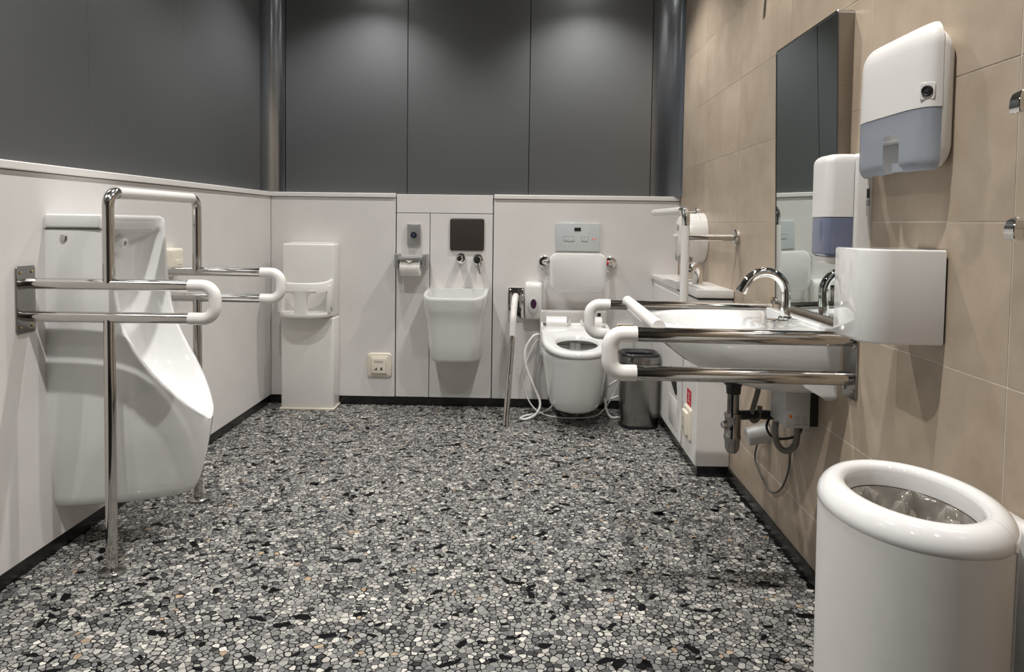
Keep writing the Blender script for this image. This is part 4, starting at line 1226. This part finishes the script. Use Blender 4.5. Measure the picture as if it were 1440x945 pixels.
# ------------------------------------------------------------------ mirror (tilted forward at the top)
def mirror():
    t = thing('wall_mirror', 'tall tilted mirror in a bronze steel frame above the wash basin', 'mirror', (RW, 2.285, 0.80))
    y0, y1, z0, z1 = 2.040, 2.545, 0.834, 1.700
    def X(z): return 0.868 + (0.847 - 0.868) * (z - z0) / (z1 - z0)
    zc = (z0 + z1) / 2
    def ring(w_, h_, r, dx):
        return [(X(zc + b) + dx, 2.2925 + a, zc + b) for a, b in rrect(w_, h_, r, 6)]
    W, Hh = y1 - y0, z1 - z0
    # frame: housing from the wall to the glass
    b_ = NB()
    secs = [[(RW - 0.001, y, z) for x, y, z in ring(W, Hh, 0.014, 0)], ring(W, Hh, 0.014, 0.002), ring(W - 0.004, Hh - 0.004, 0.012, 0), ring(W - 0.014, Hh - 0.014, 0.010, 0.0), ring(W - 0.014, Hh - 0.014, 0.010, 0.004)]
    loft(b_, secs, True, False)
    link('frame', b_, 'frame', t)
    b_ = NB()
    loft(b_, [ring(W - 0.0145, Hh - 0.0145, 0.010, 0.005), ring(W - 0.0145, Hh - 0.0145, 0.010, 0.0015)])
    link('glass', b_, 'mirror', t, smooth=False)
    b_ = NB(); box(b_, RW - 0.030, RW - 0.0005, y1 + 0.001, y1 + 0.030, 0.826, 0.850, 0.003, 2); br_ = link('tilt_bracket', b_, 'frame', t)
    screw(br_, (RW - 0.030, y1 + 0.018, 0.846), (-1, 0, 0), 0.007)
mirror()

# ------------------------------------------------------------------ soap dispenser
t = thing('soap_dispenser', 'white wall soap dispenser with a blue window beside the mirror', 'dispenser', (RW, 1.965, 1.01))
def shell(bm, x_back, x_front, y0, y1, z0, z1, r, top_r, bot_r=0.0, nz=5):
    secs = []
    yc = (y0 + y1) / 2
    def sec(z, ins, insf):
        d = x_back - x_front - insf
        w_ = y1 - y0 - 2 * ins
        pts = []
        n = 8
        rr_ = min(r, w_ / 2 - 0.001)
        pts.append((x_back, yc - w_ / 2, z))
        for k in range(n + 1):
            a = PI / 2 * k / n
            pts.append((x_back - d + rr_ - rr_ * math.sin(a), yc - w_ / 2 + rr_ - rr_ * math.cos(a), z))
        for k in range(n + 1):
            a = PI / 2 * k / n
            pts.append((x_back - d + rr_ - rr_ * math.cos(a), yc + w_ / 2 - rr_ + rr_ * math.sin(a), z))
        pts.append((x_back, yc + w_ / 2, z))
        return pts
    if bot_r:
        for k in range(nz):
            a = PI / 2 * k / nz
            q = bot_r * (1 - math.sin(a))
            secs.append(sec(z0 + bot_r * (1 - math.cos(a)), q * 0.6, q))
    else:
        secs.append(sec(z0, 0, 0))
    if bot_r: secs.append(sec(z0 + bot_r, 0, 0))
    if top_r:
        for k in range(nz + 1):
            a = PI / 2 * k / nz
            q = top_r * (1 - math.cos(a))
            secs.append(sec(z1 - top_r + top_r * math.sin(a), q * 0.6, q))
    else:
        secs.append(sec(z1, 0, 0))
    return loft(bm, secs)
bm = NB(); shell(bm, RW, RW - 0.045, 1.906, 2.024, 1.022, 1.292, 0.012, 0.014, 0.008); bs = link('back_shell', bm, 'plastic', t)
bm = NB(); shell(bm, RW - 0.046, RW - 0.114, 1.908, 2.022, 1.126, 1.290, 0.022, 0.024); link('front_cover', bm, 'plastic', t)
bm = NB(); shell(bm, RW - 0.046, RW - 0.113, 1.909, 2.021, 1.020, 1.125, 0.022, 0.0, 0.012); link('level_window', bm, 'blue_window', t)
bm = NB(); shell(bm, RW - 0.030, RW - 0.106, 1.916, 2.014, 1.000, 1.020, 0.022, 0.0, 0.012); link('press_bar', bm, 'plastic', t)
bm = NB()
ly0 = 1.9056
box(bm, RW - 0.014, RW - 0.006, ly0, ly0 + 0.0006, 1.175, 1.20)
link('printed_badge', bm, 'ink', bs, smooth=False)
bm = NB()
box(bm, RW - 0.015, RW - 0.005, ly0, ly0 + 0.0006, 1.155, 1.172)
for k in range(9): box(bm, RW - 0.012, RW - 0.010, ly0, ly0 + 0.0006, 1.21 + 0.006 * k, 1.214 + 0.006 * k)
for k in range(9): box(bm, RW - 0.008, RW - 0.007, ly0, ly0 + 0.0006, 1.20 + 0.007 * k, 1.205 + 0.007 * k)
for k in range(4): box(bm, RW - 0.014, RW - 0.011, ly0, ly0 + 0.0006, 1.13 + 0.006 * k, 1.134 + 0.006 * k)
link('printed_lines', bm, 'grey_ink', bs, smooth=False)

# ------------------------------------------------------------------ paper towel dispenser
def towel_dispenser():
    t = thing('paper_towel_dispenser', 'large white paper towel dispenser with a clear grey lower window', 'dispenser', (RW, 1.695, 1.22))
    y0, y1, z0, z1 = 1.545, 1.872, 1.224, 1.530
    yc = (y0 + y1) / 2
    xs_ = RW - 0.030                    # seam between back shell and cover
    def plan(z, ins, dcut, n=26, base=xs_, dmax=0.042):
        """cover outline in plan: base edge at xs_, bulging front"""
        hw = (y1 - y0) / 2 - ins
        o = []
        for k in range(n + 1):
            a = PI * k / n
            c_, s_ = math.cos(a), math.sin(a)
            o.append((base - max(0.001, (dmax - dcut)) * abs(s_) ** 0.75, yc - math.copysign(abs(c_) ** 0.42, c_) * hw, z))
        return o
    # back shell
    b_ = NB()
    def bk(x, ins, it):
        h = (z1 - 0.006 - it) - (z0 + 0.004 + ins)
        zc = ((z1 - 0.006 - it) + (z0 + 0.004 + ins)) / 2
        return [(x, yc + a, zc + b) for a, b in rrect(y1 - y0 - 2 * ins, h, 0.040, 7)]
    loft(b_, [bk(xs_ + 0.0008, 0.001, 0.001), bk(xs_ + 0.010, 0.0005, 0.003), bk(xs_ + 0.019, 0.003, 0.010), bk(xs_ + 0.025, 0.008, 0.018), bk(RW, 0.014, 0.026)]); link('back_shell', b_, 'plastic', t)
    # upper cover with domed top
    b_ = NB()
    zm = 1.355
    secs = [plan(zm, 0.0, 0.0)]
    for z in (1.40, 1.45, 1.485): secs.append(plan(z, 0.0005, 0.002 * (z - zm) / 0.1))
    for k in range(1, 8):
        a = PI / 2 * k / 7
        secs.append(plan(1.485 + 0.053 * math.sin(a), 0.034 * (1 - math.cos(a)), 0.003 + 0.034 * (1 - math.cos(a))))
    loft(b_, secs); cv = link('upper_cover', b_, 'plastic', t)
    # lower translucent window: open shell with a finger notch at the front
    b_ = NB()
    def wplan(z, ins, dcut): return plan(z, 0.001 + ins, 0.001 + dcut, n=90)
    def notch(o, z, q):
        # raise a notch: handled by face removal below
        return o
    zs = [1.222, 1.225, 1.229, 1.234, 1.240, 1.246, 1.254, 1.262, 1.268, 1.273, 1.278, 1.283, 1.288, 1.293, 1.298, 1.303, 1.308, 1.32, 1.354]
    secs = []
    for z in zs:
        ins = 0.010 * max(0, (1.246 - z) / 0.024) ** 2
        secs.append(wplan(z, ins, ins * 1.3))
    rings = [[b_.verts.new(V(q)) for q in s] for s in secs]
    for a, c in zip(rings, rings[1:]):
        for k in range(len(a) - 1):
            mid = (a[k].co + a[k + 1].co + c[k].co + c[k + 1].co) / 4
            if abs(mid.y - 1.675) < 0.040 and mid.x < xs_ - 0.02 and (mid.z < 1.268 or math.hypot(mid.y - 1.675, mid.z - 1.268) < 0.040):
                continue
            b_.faces.new((a[k], a[k + 1], c[k + 1], c[k]))
    bmesh.ops.solidify(b_, geom=list(b_.faces), thickness=0.0025)
    link('lower_window', b_, 'clear_grey', t)
    b_ = NB(); box(b_, xs_ - 0.030, xs_ - 0.002, y0 + 0.030, y1 - 0.030, 1.295, 1.350, 0.004, 2); link('paper_stack', b_, 'paper', t)
    # clear tongue behind the notch
    b_ = NB()
    loft(b_, [[(xs_ - 0.006 - 0.022 * math.sin(PI * k / 12), 1.675 - 0.046 * math.cos(PI * k / 12), z) for k in range(13)] +
              [(xs_ - 0.004, 1.721, z), (xs_ - 0.004, 1.629, z)] for z in (1.226, 1.246)])
    link('paper_guide', b_, 'clear_grey', t)
    lc = V((0.838, 1.5575, 1.388))
    nrm = V((-0.72, -0.69, 0.0)).normalized()
    sd = V((nrm.y, -nrm.x, 0))
    b_ = NB()
    def lp(w_, h_, r, d): return [lc + sd * a + V((0, 0, b)) + nrm * d for a, b in rrect(w_, h_, r, 4)]
    loft(b_, [lp(0.030, 0.036, 0.006, -0.014), lp(0.030, 0.036, 0.006, 0.0005), lp(0.028, 0.034, 0.005, 0.002)]); lk = link('lock_bezel', b_, 'plastic', t)
    b_ = NB(); lathe(b_, lc + nrm * 0.0018, nrm, [(0, 0.0115), (0.0025, 0.0115), (0.0035, 0.009), (0.002, 0.006)], 20); link('lock_cylinder', b_, 'black', lk)
    b_ = NB(); lathe(b_, lc + nrm * 0.0035, nrm, [(0, 0.005), (0.002, 0.0045)], 12); link('keyway', b_, 'steel', lk)
towel_dispenser()

# ------------------------------------------------------------------ hand dryer
t = thing('hand_dryer', 'glossy white boxy hand dryer with one rounded edge on the tiled wall', 'hand dryer', (RW, 1.63, 0.85))
def dryer_plan(z, ins):
    o = []
    xf, ya, yb, r = 0.722 + ins, 1.552 + ins, 1.716 - ins, 0.055
    o.append((RW - 0.005, ya, z))
    for k in range(13):
        a = PI / 2 * k / 12
        o.append((xf + r - r * math.sin(a), ya + r - r * math.cos(a), z))
    o.append((xf, yb - 0.006, z)); o.append((xf + 0.002, yb - 0.002, z)); o.append((xf + 0.006, yb, z))
    o.append((RW - 0.005, yb, z))
    return o
bm = NB(); loft(bm, [dryer_plan(0.850, 0.004), dryer_plan(0.853, 0.001), dryer_plan(0.857, 0), dryer_plan(1.047, 0), dryer_plan(1.051, 0.001), dryer_plan(1.053, 0.004)]); link('cover', bm, 'glossy', t)
bm = NB(); box(bm, RW - 0.005, RW - 0.0005, 1.556, 1.712, 0.856, 1.034); link('back_plate', bm, 'black', t, smooth=False)
bm = NB(); lathe(bm, (0.79, 1.635, 0.850), (0, 0, -1), [(0, 0.034), (0.005, 0.032), (0.006, 0.024), (0.002, 0.022)], 24); link('air_outlet', bm, 'satin', t)

# ------------------------------------------------------------------ coat hooks
def hook(y, z, label, s=1.0):
    t = thing('coat_hook', label, 'hook', (RW, y, z - 0.02))
    b_ = NB(); box(b_, RW - 0.055, RW - 0.001, y - 0.009, y + 0.009, z - 0.016, z + 0.006, 0.002, 2); link('arm', b_, 'satin', t)
    b_ = NB()
    secs = []
    for dz, x0, x1, h in ((-0.019, -0.066, -0.050, 0.013), (-0.010, -0.068, -0.050, 0.014), (0.004, -0.068, -0.050, 0.013), (0.014, -0.065, -0.049, 0.011), (0.020, -0.060, -0.048, 0.008), (0.022, -0.056, -0.050, 0.005)):
        secs.append([(RW + x0, y - h, z + dz), (RW + x1, y - h, z + dz), (RW + x1, y + h, z + dz), (RW + x0, y + h, z + dz)])
    loft(b_, secs); bmesh.ops.bevel(b_, geom=list(b_.edges), offset=0.0012, segments=1, affect='EDGES'); link('tip', b_, 'chrome', t)
    b_ = NB(); lathe(b_, (RW, y, z - 0.005), (-1, 0, 0), [(0, 0.020), (0.005, 0.020), (0.006, 0.018)], 24); link('rose', b_, 'chrome', t)
hook(1.262, 1.316, 'chrome coat hook on the tiles, upper one at the right edge')
hook(1.262, 1.100, 'chrome coat hook on the tiles, lower one at the right edge')
hook(2.80, 2.005, 'small metal hook high on the tiles above and left of the mirror')

# ------------------------------------------------------------------ large white bin with liner
def big_bin():
    xc, yc = 0.700, 1.305
    t = thing('large_waste_bin', 'large oval white waste bin with thick round rim in the front right corner', 'bin', (xc, yc, 0))
    def el(a, b, z, n=56): return [(xc + a * math.cos(2 * PI * k / n), yc + b * math.sin(2 * PI * k / n), z) for k in range(n)]
    b_ = NB()
    loft(b_, [el(0.136, 0.180, 0.0), el(0.140, 0.184, 0.004), el(0.146, 0.190, 0.30), el(0.148, 0.193, 0.598)], True, False)
    link('body', b_, 'bin_plastic', t)
    b_ = NB()
    prof = [(0.000, 0.585), (0.000, 0.614), (0.002, 0.621), (0.007, 0.6265), (0.014, 0.629), (0.022, 0.6285), (0.031, 0.625), (0.040, 0.617), (0.0465, 0.606), (0.049, 0.595), (0.048, 0.587), (0.0445, 0.582), (0.040, 0.581)]
    secs = [el(0.101 + o, 0.140 + o * 1.1, z) for o, z in prof]
    loft(b_, secs, False, False)
    link('rim', b_, 'glossy', t)
    b_ = NB()
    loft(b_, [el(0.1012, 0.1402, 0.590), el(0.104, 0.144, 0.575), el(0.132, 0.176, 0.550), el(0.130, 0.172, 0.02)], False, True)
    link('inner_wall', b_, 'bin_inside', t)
    b_ = NB(); box(b_, xc + 0.110, xc + 0.1115, yc - 0.149, yc - 0.146, 0.03, 0.575); b_.free()
    b_ = NB(); tube(b_, [(xc + 0.087, yc - 0.1553, 0.02), (xc + 0.0885, yc - 0.1560, 0.585)], 0.0016, 6); link('body_seam', b_, 'grey_plastic', t)
    b_ = NB(); tube(b_, [(xc + (0.101 + o) * math.cos(-1.02), yc + (0.140 + o * 1.1) * math.sin(-1.02), z + 0.0002) for o, z in prof[2:11]], 0.0006, 5); link('rim_seam', b_, 'grey_plastic', t)
    b_ = NB(); box(b_, 0.850, RW - 0.001, 1.175, 1.345, 0.18, 0.588, 0.010, 3); link('wall_bracket', b_, 'glossy', t)
    # crumpled liner
    rnd = random.Random(11)
    b_ = NB()
    n = 44
    from mathutils import noise
    secs = []
    n = 72
    for q in range(22):
        u = q / 21
        f = 0.985 * (1 - u ** 1.3) + 0.01
        z = 0.584 - 0.045 * min(1, u * 2.2)
        ring = []
        for k in range(n):
            a = 2 * PI * k / n
            pz = V((math.cos(a) * f * 2.2, math.sin(a) * f * 2.2, 3.7))
            d = noise.noise(pz * 1.1) * 1.1
            rd = abs(noise.noise(pz * 2.3 + V((5, 2, 1)))) * 1.6 - 0.35
            rd2 = abs(noise.noise(pz * 5.0)) - 0.2
            h = (0.030 * d + 0.040 * rd + 0.014 * rd2) * min(1, u * 4)
            ring.append((xc + 0.0995 * f * math.cos(a), yc + 0.1385 * f * math.sin(a), min(z + h, 0.60)))
        secs.append(ring)
    loft(b_, secs, False, True)
    o = link('bin_liner', b_, 'bag', smooth=True, ang=60)
    tag(o, 'crumpled clear plastic liner inside the large white bin', 'bin liner')
big_bin()
